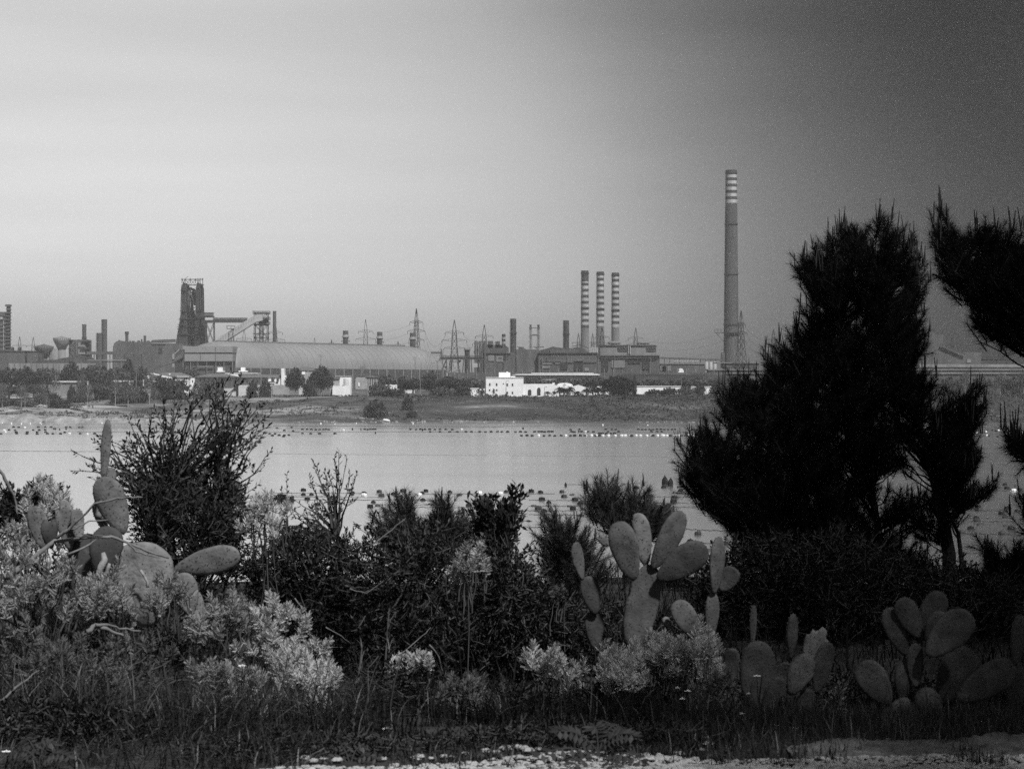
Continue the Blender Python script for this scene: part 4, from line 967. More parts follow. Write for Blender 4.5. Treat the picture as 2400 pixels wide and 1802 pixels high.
# ================================================================= trees and bushes of the far bank
def crown(b, blobs, n, s):
    tot = sum(r[3]*r[4]*r[5] for r in blobs)
    for cx,cy,cz,rx,ry,rz in blobs:
        for _ in range(int(n*(rx*ry*rz)/tot)):
            d = rdir(); k = U(.55,1.06)*(1+.18*noise.noise(d*2.2+V((cx,cy,cz))))
            p = V((cx+d.x*rx*k, cy+d.y*ry*k, cz+d.z*rz*k))
            u = rdir(); w_ = u.cross(d+rdir()*.5).normalized(); q = s*U(.6,1.3)
            b.add([p-u*q, p+w_*q*.6, p+u*q, p-w_*q*.6], [(0,1,2,3)])
def tree_proto(name, cat, blobs, n, s, m, th, tr, bark='bark_far', limbs=5):
    t = thing(name,'',cat,(0,0,0))
    b = MB(); crown(b, blobs, n, s); b.build('crown',m,t)
    b = MB(); b.path([(0,0,-.4),(.1,.05,th*.5),(0,0,th)],[tr,tr*.8,tr*.5],7)
    for i in range(limbs):
        bl = blobs[i % len(blobs)]; a = 2.4*i
        b.path([(0,0,th*(.45+.08*i)),(bl[0]*.5+math.cos(a)*bl[3]*.3,bl[1]*.5+math.sin(a)*bl[4]*.3,(th+bl[2])/2),(bl[0]+math.cos(a)*bl[3]*.5,bl[1]+math.sin(a)*bl[4]*.5,bl[2]+bl[5]*.3)],[tr*.5,tr*.3,tr*.12],5)
    b.build('trunk',bark,t); return t
R.seed(5)
TP = {}
for k,m in (('dark','crown_dark'),('mid','crown_mid')):
    TP['round_'+k] = tree_proto('broadleaf_tree','tree',[(0,0,5.2,3.2,3,2.8),(2,.5,4.3,2.2,2.2,1.9),(-2.1,-.3,4.4,2.3,2.2,2),(.4,0,7.2,1.9,1.8,1.6)],1500,.42,m,4.2,.3)
    TP['bush_'+k] = tree_proto('shrub','shrub',[(0,0,1.2,2.2,1.8,1.4),(1.6,.2,.9,1.5,1.3,1.1),(-1.7,0,.9,1.5,1.4,1.0)],700,.36,m,1.0,.15)
    TP['wide_'+k] = tree_proto('spreading_tree','tree',[(0,0,4.6,4.2,3.4,2.0),(3.2,0,4,2.6,2.4,1.7),(-3.2,.4,4.1,2.8,2.5,1.8)],1500,.42,m,3.4,.3)
R.seed(6); TP['wide_black'] = tree_proto('spreading_tree','tree',[(0,0,4.4,4.6,3.6,2.3),(3.2,0,3.6,2.8,2.6,2.2),(-3.2,.4,3.8,3,2.6,2.2),(0,0,2.6,4.8,3.2,2)],3200,.42,'crown_black',3,.3)
TP['tall_dark'] = tree_proto('cypress_tree','tree',[(0,0,4.5,1.0,1.0,4.4),(0,0,2.6,1.3,1.3,2.4)],800,.36,'crown_dark',2,.2)
TP['bare'] = tree_proto('bare_tree','tree',[(0,0,5.4,2.6,2.4,2.6),(1.2,0,4.2,1.8,1.7,1.6),(-1.4,.2,4.4,1.8,1.6,1.8)],420,.26,'crown_grey',5.6,.16,'bark_pale_far',9)
TP['loose'] = tree_proto('sparse_tree','tree',[(0,0,4.6,3,2.6,2.4),(1.8,0,3.6,2,1.8,1.7),(-1.8,.2,3.8,2,1.8,1.7)],760,.32,'crown_grey',4.4,.2,'bark_pale_far',7)
HT = {'round':8.8,'bush':2.6,'wide':6.6,'tall':8.9,'bare':8,'loose':7}
WT = {'round':8.4,'bush':6.4,'wide':11.8,'tall':2.6,'bare':6.2,'loose':7.6}
TREES = []
def tree(kind, px, top, base, wpx, D, label, group=None):
    """top, base in px; the base may be hidden"""
    k = kind.split('_')[0]; g = gp(px, D)
    h = Z(top,D)-g.z; s = h/HT[k]; sw = wpx/F*D/WT[k]
    place(TP[kind], USED, g, U(-.5,.5) if k!='bush' else 0, (sw,sw*.9,s), label, group)
def Dfor(px, base):
    D = 1014
    while D < 1120:
        x = X(px,D)
        if tz(x,D) > .3 and CY-(tz(x,D)-H)/D*F <= base: return D
        D += 1
    return D
T = tree
T('round_dark',692,861,0,50,1108,'big dark tree right of the white stair tower')
T('round_dark',752,857,0,64,1106,'tallest big dark tree, left of the corner house')
T('bush_dark',728,888,0,40,1098,'dark bush between the two big dark trees')
T('wide_black',1450,883,0,84,1100,'large wide black-looking tree at the right end of the farm')
T('tall_dark',1487,877,0,12,1099,'pointed cypress against the large wide tree')
T('round_mid',452,862,0,46,1180,'grey-green tree rising behind the small villa')
T('round_mid',430,860,0,38,1300,'dim round tree in front of the flat-roofed shed')
T('bush_dark',405,886,0,92,1105,'long dark bush hiding the front of the hipped house')
T('bush_dark',375,880,0,46,1112,'taller dark bush at the left corner of the hipped house')
T('bush_mid',492,890,0,70,1104,'round bush in front of the tiled house')
T('bush_dark',592,893,0,32,1102,'small dark bush in front of the long roofed house')
T('bush_dark',622,891,0,34,1100,'small dark bush left of the white balcony house')
T('bush_mid',890,893,0,58,1100,'arched grey bush in front of the open shed')
T('bush_dark',925,911,0,60,1096,'low dark hedge left of the white trailer','low hedges on the bank top')
T('round_dark',943,880,0,26,1112,'small dark tree beside the market wall')
T('wide_dark',968,886,0,64,1110,'dark tree mass behind the white trailer')
T('wide_dark',1050,882,0,72,1108,'wide dark tree left of the annex')
T('round_dark',1010,880,0,40,1125,'dark tree behind the small white hut')
T('bush_dark',1085,903,0,46,1104,'dark bush beside the annex')
T('bush_mid',1035,905,0,60,1100,'low bush below the wide dark tree left of the annex')
T('bush_dark',880,938,0,58,Dfor(880,979),'big round dark bush alone on the grassy slope')
T('bush_dark',956,928,0,30,Dfor(956,962),'upright dark bush on the slope right of the big round one')
T('bush_dark',965,962,0,30,Dfor(965,979),'small dark bush low on the slope')
T('bush_dark',1568,908,0,50,1120,'dark bush in front of the right end of the long low white wall')
T('bush_dark',1532,912,0,46,1118,'low dark bush in front of the long low white wall')
T('bush_mid',1608,904,0,46,1122,'bush between two white wall pieces')
T('bush_dark',1640,900,0,34,1125,'dark bush left of the smallest white wall piece')
T('bush_dark',1690,898,0,60,1128,'dark bush below the tallest chimney')
T('bush_dark',1735,900,0,60,1128,'dark bush left of the gatehouse')
T('wide_mid',1530,888,0,100,1230,'long hedge of grey trees in front of the embankment, left part','hedge trees before the embankment')
T('wide_mid',1620,884,0,110,1232,'long hedge of grey trees in front of the embankment, middle part','hedge trees before the embankment')
T('wide_dark',1700,886,0,100,1230,'long hedge of grey trees in front of the embankment, right part','hedge trees before the embankment')
T('wide_mid',1250,884,0,90,1230,'dim tree mass behind the left part of the arcaded wing')
T('wide_mid',1320,886,0,90,1235,'dim tree mass behind the vaulted outhouse')
T('wide_mid',1390,882,0,100,1235,'dim tree mass behind the garden wall')
T('wide_mid',1100,886,0,80,1240,'dim tree mass behind the annex')
T('wide_mid',900,878,0,90,1260,'dim tree mass behind the open shed')
T('round_mid',1010,868,0,60,1300,'dim tree at the right foot of the vaulted shed')
# tree belt at the left
R.seed(8)
belt = [('wide_dark',25,862,110,1240),('round_dark',60,858,60,1235),('wide_mid',110,862,90,1230),('round_dark',166,846,60,1200),('wide_dark',200,862,70,1190),('round_dark',252,880,44,1120),
        ('wide_mid',222,858,80,1230),('round_dark',300,838,36,1260),('wide_mid',275,862,90,1220),('round_mid',330,858,60,1215),('wide_dark',20,905,120,1110),('wide_mid',78,900,80,1115),
        ('bush_dark',10,935,90,1080),('bush_mid',60,940,60,1078),('bush_dark',112,918,70,1090),('bush_dark',168,902,24,1100),('wide_mid',230,900,70,1105),('bush_dark',196,905,40,1098),('bush_mid',290,905,70,1094),
        ('bush_dark',244,886,50,1112),('bush_mid',325,905,50,1096),('bush_dark',140,935,60,1078)]
belt.sort(key=lambda q: q[1])
for i,(k,px,top,wp,D) in enumerate(belt):
    kind = {'wide':'spreading tree','round':'round tree','bush':'low bush'}[k.split('_')[0]]
    T(k,px,top,0,wp,D,'%s %s, %s from the left border in the tree belt on the left bank' % ('dark' if 'dark' in k else 'grey-green', kind, ORD[i]), 'tree belt on the left bank')
bare = [(5,893,30,1062),(50,890,34,1066),(58,905,30,1060),(95,893,36,1064),(108,918,22,1052),(190,868,26,1070),(205,886,34,1068),(270,870,34,1085),(130,862,30,1100),(300,885,36,1080),(350,868,30,1090),(365,905,30,1075)]
bare.sort()
for i,(px,top,wp,D) in enumerate(bare):
    T('bare' if i%3 else 'loose',px,top,0,wp,D,'pale-stemmed nearly bare tree, %s from the left border on the left bank' % ORD[i], 'bare trees on the left bank')
for i,(px,top,wp,D) in enumerate(((2260,878,40,1200),(2330,884,60,1190),(2370,870,36,1200),(2290,886,50,1180),(2395,880,40,1185),(2235,890,50,1185))):
    pass
R.seed(9)
rb = sorted([(2225,886,70,1190,'bush_dark'),(2262,868,30,1200,'loose'),(2300,884,70,1188,'bush_dark'),(2345,872,34,1195,'loose'),(2375,886,60,1186,'bush_dark'),(2398,866,36,1196,'loose'),(2322,905,26,1120,'bare'),(2362,912,26,1110,'bare')])
for i,(px,top,wp,D,k) in enumerate(rb):
    T(k,px,top,0,wp,D,'%s, %s from the left in the row right of the big pine' % ('low dark bush' if 'bush' in k else 'thin loose tree', ORD[i]), 'trees right of the big pine')
# palms
def palm_proto():
    t = thing('palm_tree','','palm tree',(0,0,0)); b = MB()
    b.path([(0,0,-.3),(.05,0,1.6),(0,0,3.4)],[.32,.25,.24],9); b.build('trunk','bark_far',t)
    b = MB()
    for i in range(46):
        a = i*2.4; e = U(-.5,1.25); L_ = U(1.9,2.6); d = V((math.cos(a)*math.cos(e), math.sin(a)*math.cos(e), math.sin(e)))
        pts = [V((0,0,3.4))+d*(L_*k/6)-V((0,0,.09*L_*(k/6)**2*6)) for k in range(7)]
        for j in range(6):
            sd = d.cross(V((0,0,1))).normalized(); wq = .34*(1-j/7)
            b.add([pts[j]-sd*wq-V((0,0,.15)),pts[j],pts[j+1],pts[j+1]-sd*wq*.8-V((0,0,.15))],[(0,1,2,3)])
            b.add([pts[j]+sd*wq-V((0,0,.15)),pts[j],pts[j+1],pts[j+1]+sd*wq*.8-V((0,0,.15))],[(0,1,2,3)])
    b.build('crown','crown_black',t); return t
pp = palm_proto()
for px,top,wp,D,lab in ((1157,907,8,1098,'thin tall palm in front of the farmhouse wall'),(1122,907,12,1100,'palm beside the annex'),(1132,909,10,1102,'smaller palm right of the annex'),(1312,902,24,1097,'leftmost palm of the clump before the vaulted outhouse'),(1322,905,22,1096,'middle palm of the clump before the vaulted outhouse'),
        (1336,900,24,1098,'tallest palm, before the gap between outhouse and barn'),(1354,914,24,1094,'low spreading palm in front of the white barn'),(1376,905,24,1097,'palm at the right corner of the white barn'),(1390,904,22,1098,'palm right of the barn corner palm'),(1402,902,26,1097,'palm before the raised end of the garden wall'),(1416,908,24,1096,'last palm on the right, beside the large wide tree'),
        (1283,914,16,1095,'low palm bush at the right end of the arcaded wing'),(1298,914,14,1095,'low palm between the arcaded wing and the palm clump')):
    g = gp(px,D); h = Z(top,D)-g.z; sw = wp/F*D/3.8; place(pp,USED,g,U(0,6),(sw,sw,h/5.2),lab,'palms beside the farm')
for px,lab,w_ in ((1141,'dark low car parked in front of the farmhouse door side',14),(1163,'small dark car parked below the tall palm',8),(1186,'dark car parked below the lower farmhouse windows',9)):
    D = 1097; g = gp(px,D); t = thing('parked_car',lab,'car',g,'cars parked before the farm'); q = D/F
    part(t,'body','dark_opening', lambda b: b.prism([(g.x+x*w_*q/14,z+g.z) for x,z in ((-7,.3),(-7,.85),(-4.5,.95),(-3,1.4),(2.5,1.4),(4.5,.95),(7,.8),(7,.3))][::-1],D,D+1.7))
    for s in (-4,4): part(t,'wheel','steel_dark', lambda b: b.path([(g.x+s*w_*q/14,D-.05,g.z+.32),(g.x+s*w_*q/14,D+.3,g.z+.32)],[.33,.33],10))
# scrub over the slopes: too much to count
R.seed(21)
b = MB()
for _ in range(9000):
    px = U(-40,2440); D = U(1016,1125); x = X(px,D)
    y0 = shore(x)
    if D < y0+3: continue
    n = noise.noise(V((x*.02,D*.05,3)))*.5+noise.noise(V((x*.07,D*.1,7)))*.3
    lim = -.32 if x > 30 else -.02
    if n < lim: continue
    g = V((x,D,tz(x,D))); s = U(.35,1.0)*(1.3 if x>30 else 1)
    for k in range(7):
        d = rdir(); d.z = abs(d.z); p = g+V((d.x*s*1.6,d.y*s,d.z*s*.9)); u = rdir(); v = u.cross(rdir()).normalized(); q = s*U(.3,.6)
        b.add([p-u*q,p+v*q*.7,p+u*q,p-v*q*.7],[(0,1,2,3)])
tag(b.build('scrub','scrub'),'low scrub scattered over the slopes of the far bank','scrub',None,'stuff')
# chalk ledges at the waterline and debris
def ledge(label, pts, D, dep=7):
    pts = [(x, y+2.5) for x,y in pts]
    b = MB(); k = 7; xs = []
    for (a,c),(e,h) in zip(pts,pts[1:]):
        n = max(2,int((e-a)/2)); xs += [(a+(e-a)*i/n, c+(h-c)*i/n) for i in range(n)]
    xs.append(pts[-1]); g = V((X(pts[0][0],D),D,0))
    for px,py in xs:
        x = X(px,D); off = 2.2*noise.noise(V((x*.12,3,0)))
        zt = Z(py,D)
        for j in range(k+1):
            u = j/k
            z = -.5+(zt+.5)*min(1,u*1.9)**.8 if u < .6 else zt+(u-.6)*.4
            b.v.append((x, D+off+dep*u + .7*noise.noise(V((x*.4,z*.6,u))), z+.3*noise.noise(V((x*.5,u*3,2)))*(u>.05)))
    for i in range(len(xs)-1):
        for j in range(k): q = i*(k+1)+j; b.f.append((q,q+k+1,q+k+2,q+1)); b.m.append(0)
    tag(b.build('rock_ledge','chalk',None,False,g),label,'rock ledge','pale rock ledges at the waterline')
ledge('pale rock ledge at the left border of the far waterline',[(-30,976),(0,974),(14,974.5),(24,981),(30,984)],1016)
ledge('tallest humped pale rock ledge on the far waterline',[(24,980),(34,971),(50,966.5),(66,968),(78,974),(92,979),(96,983)],1017)
ledge('long flat pale rock ledge with a straight top on the far waterline',[(104,978),(118,974.5),(140,974),(165,974.5),(180,977),(200,980)],1016)
ledge('low broken pale rock ledge behind the tall cactus pad',[(200,979),(226,977),(262,979),(300,978),(340,979)],1016,5)
ledge('thin pale rock ledge behind the tall leafy shrub',[(340,980),(380,978.5),(430,979),(470,983)],1016,5)
R.seed(31)
def rock(b, c, s, m=0):
    n = 7; k = len(b.v)
    prof = [(0.55,-.5),(1,-.1),(.85,.4),(.4,.7)]
    for r,z in prof:
        for j in range(n):
            a = 2*math.pi*j/n; q = s*r*U(.75,1.2); b.v.append((c.x+q*math.cos(a), c.y+q*math.sin(a), c.z+z*s*U(.7,1.1)))
    for i in range(3):
        for j in range(n): b.f.append((k+i*n+j,k+i*n+(j+1)%n,k+(i+1)*n+(j+1)%n,k+(i+1)*n+j)); b.m.append(m)
    b.f.append(tuple(k+3*n+j for j in range(n))); b.m.append(m)
prev = []
for a,c,n_ in ((700,712,3),(755,790,16),(848,862,6),(868,905,10),(905,935,5),(955,1000,20),(1035,1085,14),(1128,1142,6),(1195,1208,5),(1485,1650,40)):
    b = MB(); gx = X((a+c)/2,1017)
    for _ in range(n_):
        px = U(a,c); D = U(1013,1022); x = X(px,D); rock(b, V((x,D,max(tz(x,D),-.1)+.1)), U(.25,.7)*(.7 if a>1400 else 1))
    o = b.build('driftwood_and_stones' if False else 'rubble','chalk',None,False,(gx,1017,0))
    tag(o,'pale rubble strewn along the foot of the far bank',None,'rubble patches on the far shore','stuff'); prev.append(o)
one('pale_boulder','single white boulder on the far shore below the farm','boulder','chalk', lambda b: rock(b,gp(1260,1016)+V((0,0,.5)),.75), 1260, 1016)
one('stranded_boat','white overturned boat lying on the far shore below the round bush','boat','white_plaster', lambda b: b.path([P(897,984.3,1019),P(899,984,1019),P(906,985,1019),P(913,986.3,1019),P(914.5,986.6,1019)],[.1,.45,.6,.4,.1],8), 905, 1019)

# ================================================================= mussel farm floats and ropes on the water
def float_mesh(kind, m):
    b = MB()
    if kind == 'drum':
        b.path([(-.46,0,.12),(-.44,0,.12),(-.36,0,.12),(-.1,0,.12),(-.09,0,.12),(.09,0,.12),(.1,0,.12),(.36,0,.12),(.44,0,.12),(.46,0,.12)],[.14,.26,.32,.33,.35,.35,.33,.32,.26,.14],14)
        b.path([(-.5,0,.05),(-.62,.02,.0),(-.8,.04,-.03)],[.03,.03,.03],4); b.path([(.5,0,.05),(.62,-.02,.0),(.8,-.04,-.03)],[.03,.03,.03],4)
        b.path([(-.05,0,.46),(0,0,.52),(.05,0,.46)],[.03,.03,.03],4)
    elif kind == 'dome':
        b.lathe(0,0,[(.47,-.15),(.5,.0),(.5,.04),(.44,.06),(.42,.16),(.33,.3),(.18,.38),(.05,.4)],16); b.path([(-.06,0,.39),(0,0,.47),(.06,0,.39)],[.03,.03,.03],4)
    elif kind == 'low':
        b.path([(-.48,0,-.02),(-.44,0,-.02),(-.3,0,-.02),(.3,0,-.02),(.44,0,-.02),(.48,0,-.02)],[.1,.2,.25,.25,.2,.1],12); b.path([(.45,0,.05),(.62,0,.1),(.8,0,.0)],[.03,.03,.03],4)
    else:
        b.lathe(0,0,[(.16,-.3),(.24,.0),(.27,.2),(.22,.42),(.1,.62),(.03,.72)],12); b.path([(0,0,.7),(0,.02,.8)],[.03,.02],4)
    o = b.build('float',m,None,True,(0,0,0)); return o
FM = {}
NF = [0]
def flt(px, py, kind, tone, group, where, rz=None, sc=1.0):
    D = H*F/(py-CY); k = (kind,tone)
    if k not in FM: FM[k] = float_mesh(kind,'float_'+tone); o = FM[k]
    else: o = FM[k].copy(); COL.objects.link(o)
    o.location = (X(px,D), D, 0.02); o.rotation_euler = (U(-.15,.15),U(-.15,.15),U(-.5,.5) if rz is None else rz); o.scale = (sc,)*3
    kn = {'drum':'drum float','dome':'domed float','low':'half-sunk float','spike':'upright pointed float'}[kind]
    tn = {'dark':'dark','grey':'grey','white':'white'}[tone]
    tag(o, '%s %s on %s' % (tn,kn,where), 'float', '%s %ss on %s' % (tn,kn,where)); NF[0] += 1
R.seed(44)
where_n = lambda px: 'the near mussel lines left of the pines' if px < 1250 else ('the near mussel lines behind the pine sapling' if px < 1720 else 'the near mussel lines right of the big pine')
near = '''711 1150 d,711 1160 u,730 1160 u,720 1171 d,745 1184 d,765 1148 l,820 1148 l,826 1156 u,824 1160 u,853 1158 d,853 1162 w,889 1154 g,894 1163 g,922 1159 u,938 1162 w,945 1152 g,983 1161 w,989 1157 u,998 1152 d,1026 1160 w,1054 1154 u,1076 1161 l,1118 1155 u,1124 1157 w,1173 1158 w,1186 1153 u,875 1178 u,885 1186 l,868 1189 d,991 1173 u,1130 1174 l,1144 1176 u,1099 1186 d,1215 1156 w,1245 1153 d,1267 1155 d,1326 1139 s,1317 1154 g,1322 1165 g,1270 1172 d,1286 1179 u,1347 1173 d,1251 1186 l,1262 1193 g,1275 1199 u,1335 1187 l,1343 1194 d,1360 1181 u,1449 1149 u,1430 1170 d,1492 1144 u,1521 1150 u,1523 1162 l,1497 1167 g,1470 1162 l,1491 1144 u,1555 1143 u,1593 1142 l,1595 1151 u,1581 1167 d,1579 1177 d,1566 1186 u,1471 1150 l,1636 1252 g,1618 1271 u,1700 1276 u,1658 1290 l,2100 1216 g,2275 1139 l,2310 1144 d,2276 1141 g,2304 1147 d,2355 1137 d,2360 1146 d,2376 1151 w,2390 1150 d,2383 1139 l,2390 1145 l,2292 1190 d,2294 1197 g,2288 1216 d,2290 1222 g,2364 1192 u,2360 1193 d,2347 1206 d,2356 1214 g,2384 1199 u,2298 1230 l,2275 1240 d,2254 1250 g,2348 1252 g,2370 1241 d,2359 1233 l,2320 1150 l,2338 1144 l,1225 1210 l,1205 1207 l,1300 1210 l,1362 1209 l,1400 1160 u,1340 1160 l,640 1183 u,600 1166 l,655 1160 l'''
for it in near.replace('\n','').split(','):
    a,c,k = it.split(); a,c = float(a),float(c)
    kind, tone = {'d':('drum','dark'),'u':('dome','dark'),'w':('drum','white'),'g':('drum','grey'),'l':('low','grey'),'s':('spike','dark')}[k]
    flt(a, c, kind, tone, None, where_n(a), None, U(.75,.95))
flt(1558,1135,'spike','dark',None,'the water left of the big pine, taller of two',0,2.0); flt(1571,1138,'spike','dark',None,'the water left of the big pine, shorter of two',0,1.75)
far = []
for y_,xs in ((1007.5,[709,720,730,740,749,758,764,770,855,862,868,874,880,962,975,985,996,1007,1019,1031,1045,1060,1496,1505,1513,1522,1531,1540,1549,1557,1566,1575,1582,1622,1634,1337,1358,1420,1434,1443]),(1013,[1008,1031,1054,1072,1092,1105,1124,1138,1151,1166,1176,1190,1208,1220,1232,1253,1263,1270,1277,1286,1294,1340,1346,1363,1378,1391,1425,1450,1527,1540,1551]),
              (1017,[709,728,749,785,1405,1412,1421,1432,1440]),(1022,[1222,1235,1247,1275,1288,1300,1315,1337,1347,1360,1371,1395,1405,1530,1571,1597,1607,1628,1480])):
    far += [(x,y_,'d') for x in xs]
far += [(x,1021.5,'w') for x in (1262,1326,1357,1372,1386,1398,1413,1426,1442,1457,1465,1477,1491,1501,1516,1527,1541,1553,1556,1563,1580,1583,1590,1593,1612,1623)] + [(1373,1012.5,'w'),(805,1009,'w'),(1082,1007,'w')]
far += [(x,1002,'d') for x in (32,44,90,106,120,155,165,186,193)] + [(x,1009,'d') for x in (21,35,78,92,106)] + [(x,1014,'d') for x in (38,64,87,107,152)] + [(x,1017.5,'d') for x in (2,39,63,87,111,124,142,188,222,300,315)] + [(58,1002,'w'),(10,1009,'w'),(13,1013,'w'),(163,1017,'w'),(205,1018,'w'),(479,1000,'w')]
far += [(126,1007,'s'),(130,1007,'s'),(140,1008,'s'),(155,1007,'s'),(164,1002,'s'),(826,1007.5,'s'),(846,1008,'s'),(990,1009,'s'),(880,1016,'s'),(1226,1005,'s'),(1526,1010,'s'),(1357,1013,'s')]
far += [(x+U(-3,3),1001+U(0,24),'d') for x in (640,652,655,662,668,675,681,690,630,645,667)]
for a,c,k in far:
    wh = 'the far mussel lines at the left border' if a < 250 else ('the far mussel lines in the middle of the bay' if a < 1200 else 'the far mussel lines left of the big pine')
    kind, tone = {'d':('drum','dark'),'w':('drum','white'),'s':('spike','dark')}[k]
    flt(a, c+U(-.5,.5), kind, tone, None, wh, None, U(.9,1.15))
b = MB()                     # the dense far field of floats and the dots along the shore: too many and too small to count
for i in range(90):
    if i < 64: a, c = U(2180,2405), U(1009,1028); b.mi = 0 if R.random() < .82 else 1; r = U(.38,.5)
    else: a = R.choice((2,5,14,27,50,62,71,94,97,239,303,1263,1392,1413,1518,752,766,772,780,785,835,951,968)); c = U(992,995.5) if a<1200 else U(995.5,998.5); b.mi = 1; r = .3
    D = H*F/(c-CY); x = X(a,D); b.lathe(x,D,[(r*.9,-.1),(r,.08),(r*.8,.3),(r*.3,.42)],9)
tag(b.build('distant_floats',['float_dark','float_white'],None,True),'dense field of tiny far floats right of the big pine and along the far shore','floats',None,'stuff')
def rope(label, py0, x0, py1, x1, r=.05, wob=2.5):
    D0, D1 = H*F/(py0-CY), H*F/(py1-CY); a, c = V((X(x0,D0),D0,.03)), V((X(x1,D1),D1,.03))
    b = MB(); n = 40
    b.path([a.lerp(c,i/n)+V((0,wob*noise.noise(V((i*.35,py0,0))),.02*math.sin(i*2.1))) for i in range(n+1)],[r]*(n+1),4)
    tag(b.build('mussel_rope','rope',None,False,a), label, 'rope', 'mussel ropes on the water')
rope('long straight dark rope just below the far shore',998.2,640,1000.4,1180,0.186,1); rope('dark rope below the far shore left of the big pine',999.3,1180,999.8,1660,0.136,1); rope('thin second rope close under the far shore',996.5,1320,997,1600,0.074,1)
rope('rope through the far floats at the left',1012,180,1013,700,0.074); rope('rope through the far floats in the middle',1012.3,690,1012.6,1130,0.081); rope('rope through the far floats at the right',1013,1440,1013.8,1640,0.081)
rope('long rope crossing the open water at the left',1057,-20,1059,320,0.059); rope('long rope crossing the open water in the middle',1063.5,620,1067.5,1140,0.026); rope('broken rope line on the open water right of the middle',1068.5,1200,1070.5,1640,0.017,4); rope('short faint rope line right of the middle',1061,1310,1062,1500,0.008,3)
for i,(y0,x0,y1,x1) in enumerate(((1156,640,1156,860),(1161,640,1163,800),(1159,880,1156,1240),(1165,690,1166,900),(1171,690,1172,1050),(1182,860,1183,1060),(1189,960,1189,1120),(1172,1240,1174,1420),(1186,1240,1186,1360),(1197,1200,1197,1345),(1206,1240,1207,1400),(1158,1190,1157,1300),(1136,1330,1133,1500),(1164,1500,1165,1680),(1178,1530,1180,1680),(1188,1540,1190,1700),(1240,1600,1245,1720),(1272,1610,1276,1760),(1150,2260,1151,2420),(1196,2270,1198,2420),(1222,2240,1223,2420),(1213,2060,1216,2420),(1250,2240,1254,2420),(1296,2240,1298,2420),(1236,1240,1236,1300))):
    wh = 'left of the pines' if x0 < 1190 else ('behind the pine sapling' if x0 < 1560 else ('right of the big pine' if x0 > 2000 else 'behind the tall cactus'))
    rope('%s thin mussel rope from the far side, %s' % (ORD[i], wh), y0, x0, y1, x1, .035)
# work raft
D = 330; t = thing('work_raft','small dark work raft floating among the near floats at the left','raft',V((X(660,D),D,0)))
part(t,'hull','float_dark', lambda b: b.prism([(X(634,D),.15),(X(632,D),.55),(X(652,D),.62),(X(686,D),.72),(X(686,D),-.2),(X(640,D),-.2)],D,D+2.2))
part(t,'deck_load','float_dark', lambda b: (b.box(X(650,D),X(668,D),D+.4,D+1.6,.6,1.0), b.box(X(640,D),X(648,D),D+.5,D+1.4,.55,.85)))
part(t,'rail','rope', lambda b: (b.bar((X(636,D),D+.1,.55),(X(636,D),D+.1,1.2),.04), b.bar((X(684,D),D+.1,.7),(X(684,D),D+.1,1.3),.04), b.bar((X(636,D),D+.1,1.2),(X(684,D),D+.1,1.3),.03)))
# ================================================================= plants of the near bank
def leaf(b, p, d, nrm, L_, W_):
    s_ = d.cross(nrm)
    if s_.length < 1e-4: s_ = d.orthogonal()
    s_.normalize(); m = p+d*(L_*.5)-nrm*(L_*.06)
    b.add([p, m+s_*(W_*.5)+nrm*(W_*.12), p+d*L_, m-s_*(W_*.5)+nrm*(W_*.12)], [(0,1,2),(0,2,3)])
def groundat(px, D, z=None):
    x = (px-CX)/F*D; return V((x, D, gz(x, D)))
def curve(a, c, lift, n=5, jit=.0):
    m = a.lerp(c,.55); m = V((m.x+(a.x-c.x)*.12, m.y+(a.y-c.y)*.12, m.z+lift)) ; o = []
    for i in range(n+1):
        t = i/n; q = a*(1-t)**2 + m*(2*t*(1-t)) + c*t*t
        if jit and 0<i<n: q = q+rdir()*jit
        o.append(q)
    return o
def twigs_leafy(bs, bl, p, d, L_, n, lL, lW, dense=1.0):
    """a twig with leaflets set along it"""
    tip = p+d*L_; bs.path([p, p.lerp(tip,.5)+rdir()*L_*.05, tip],[.0035,.0028,.0016],3,False)
    for i in range(n):
        t = (i+.6)/n; q = p.lerp(tip,t)
        r = rdir(); s_ = (r-d*r.dot(d)).normalized(); ld = (s_*.8+d*U(.5,1.1)+V((0,0,.15))).normalized()
        leaf(bl, q, ld, rdir(), lL*U(.65,1.15), lW*U(.8,1.2))
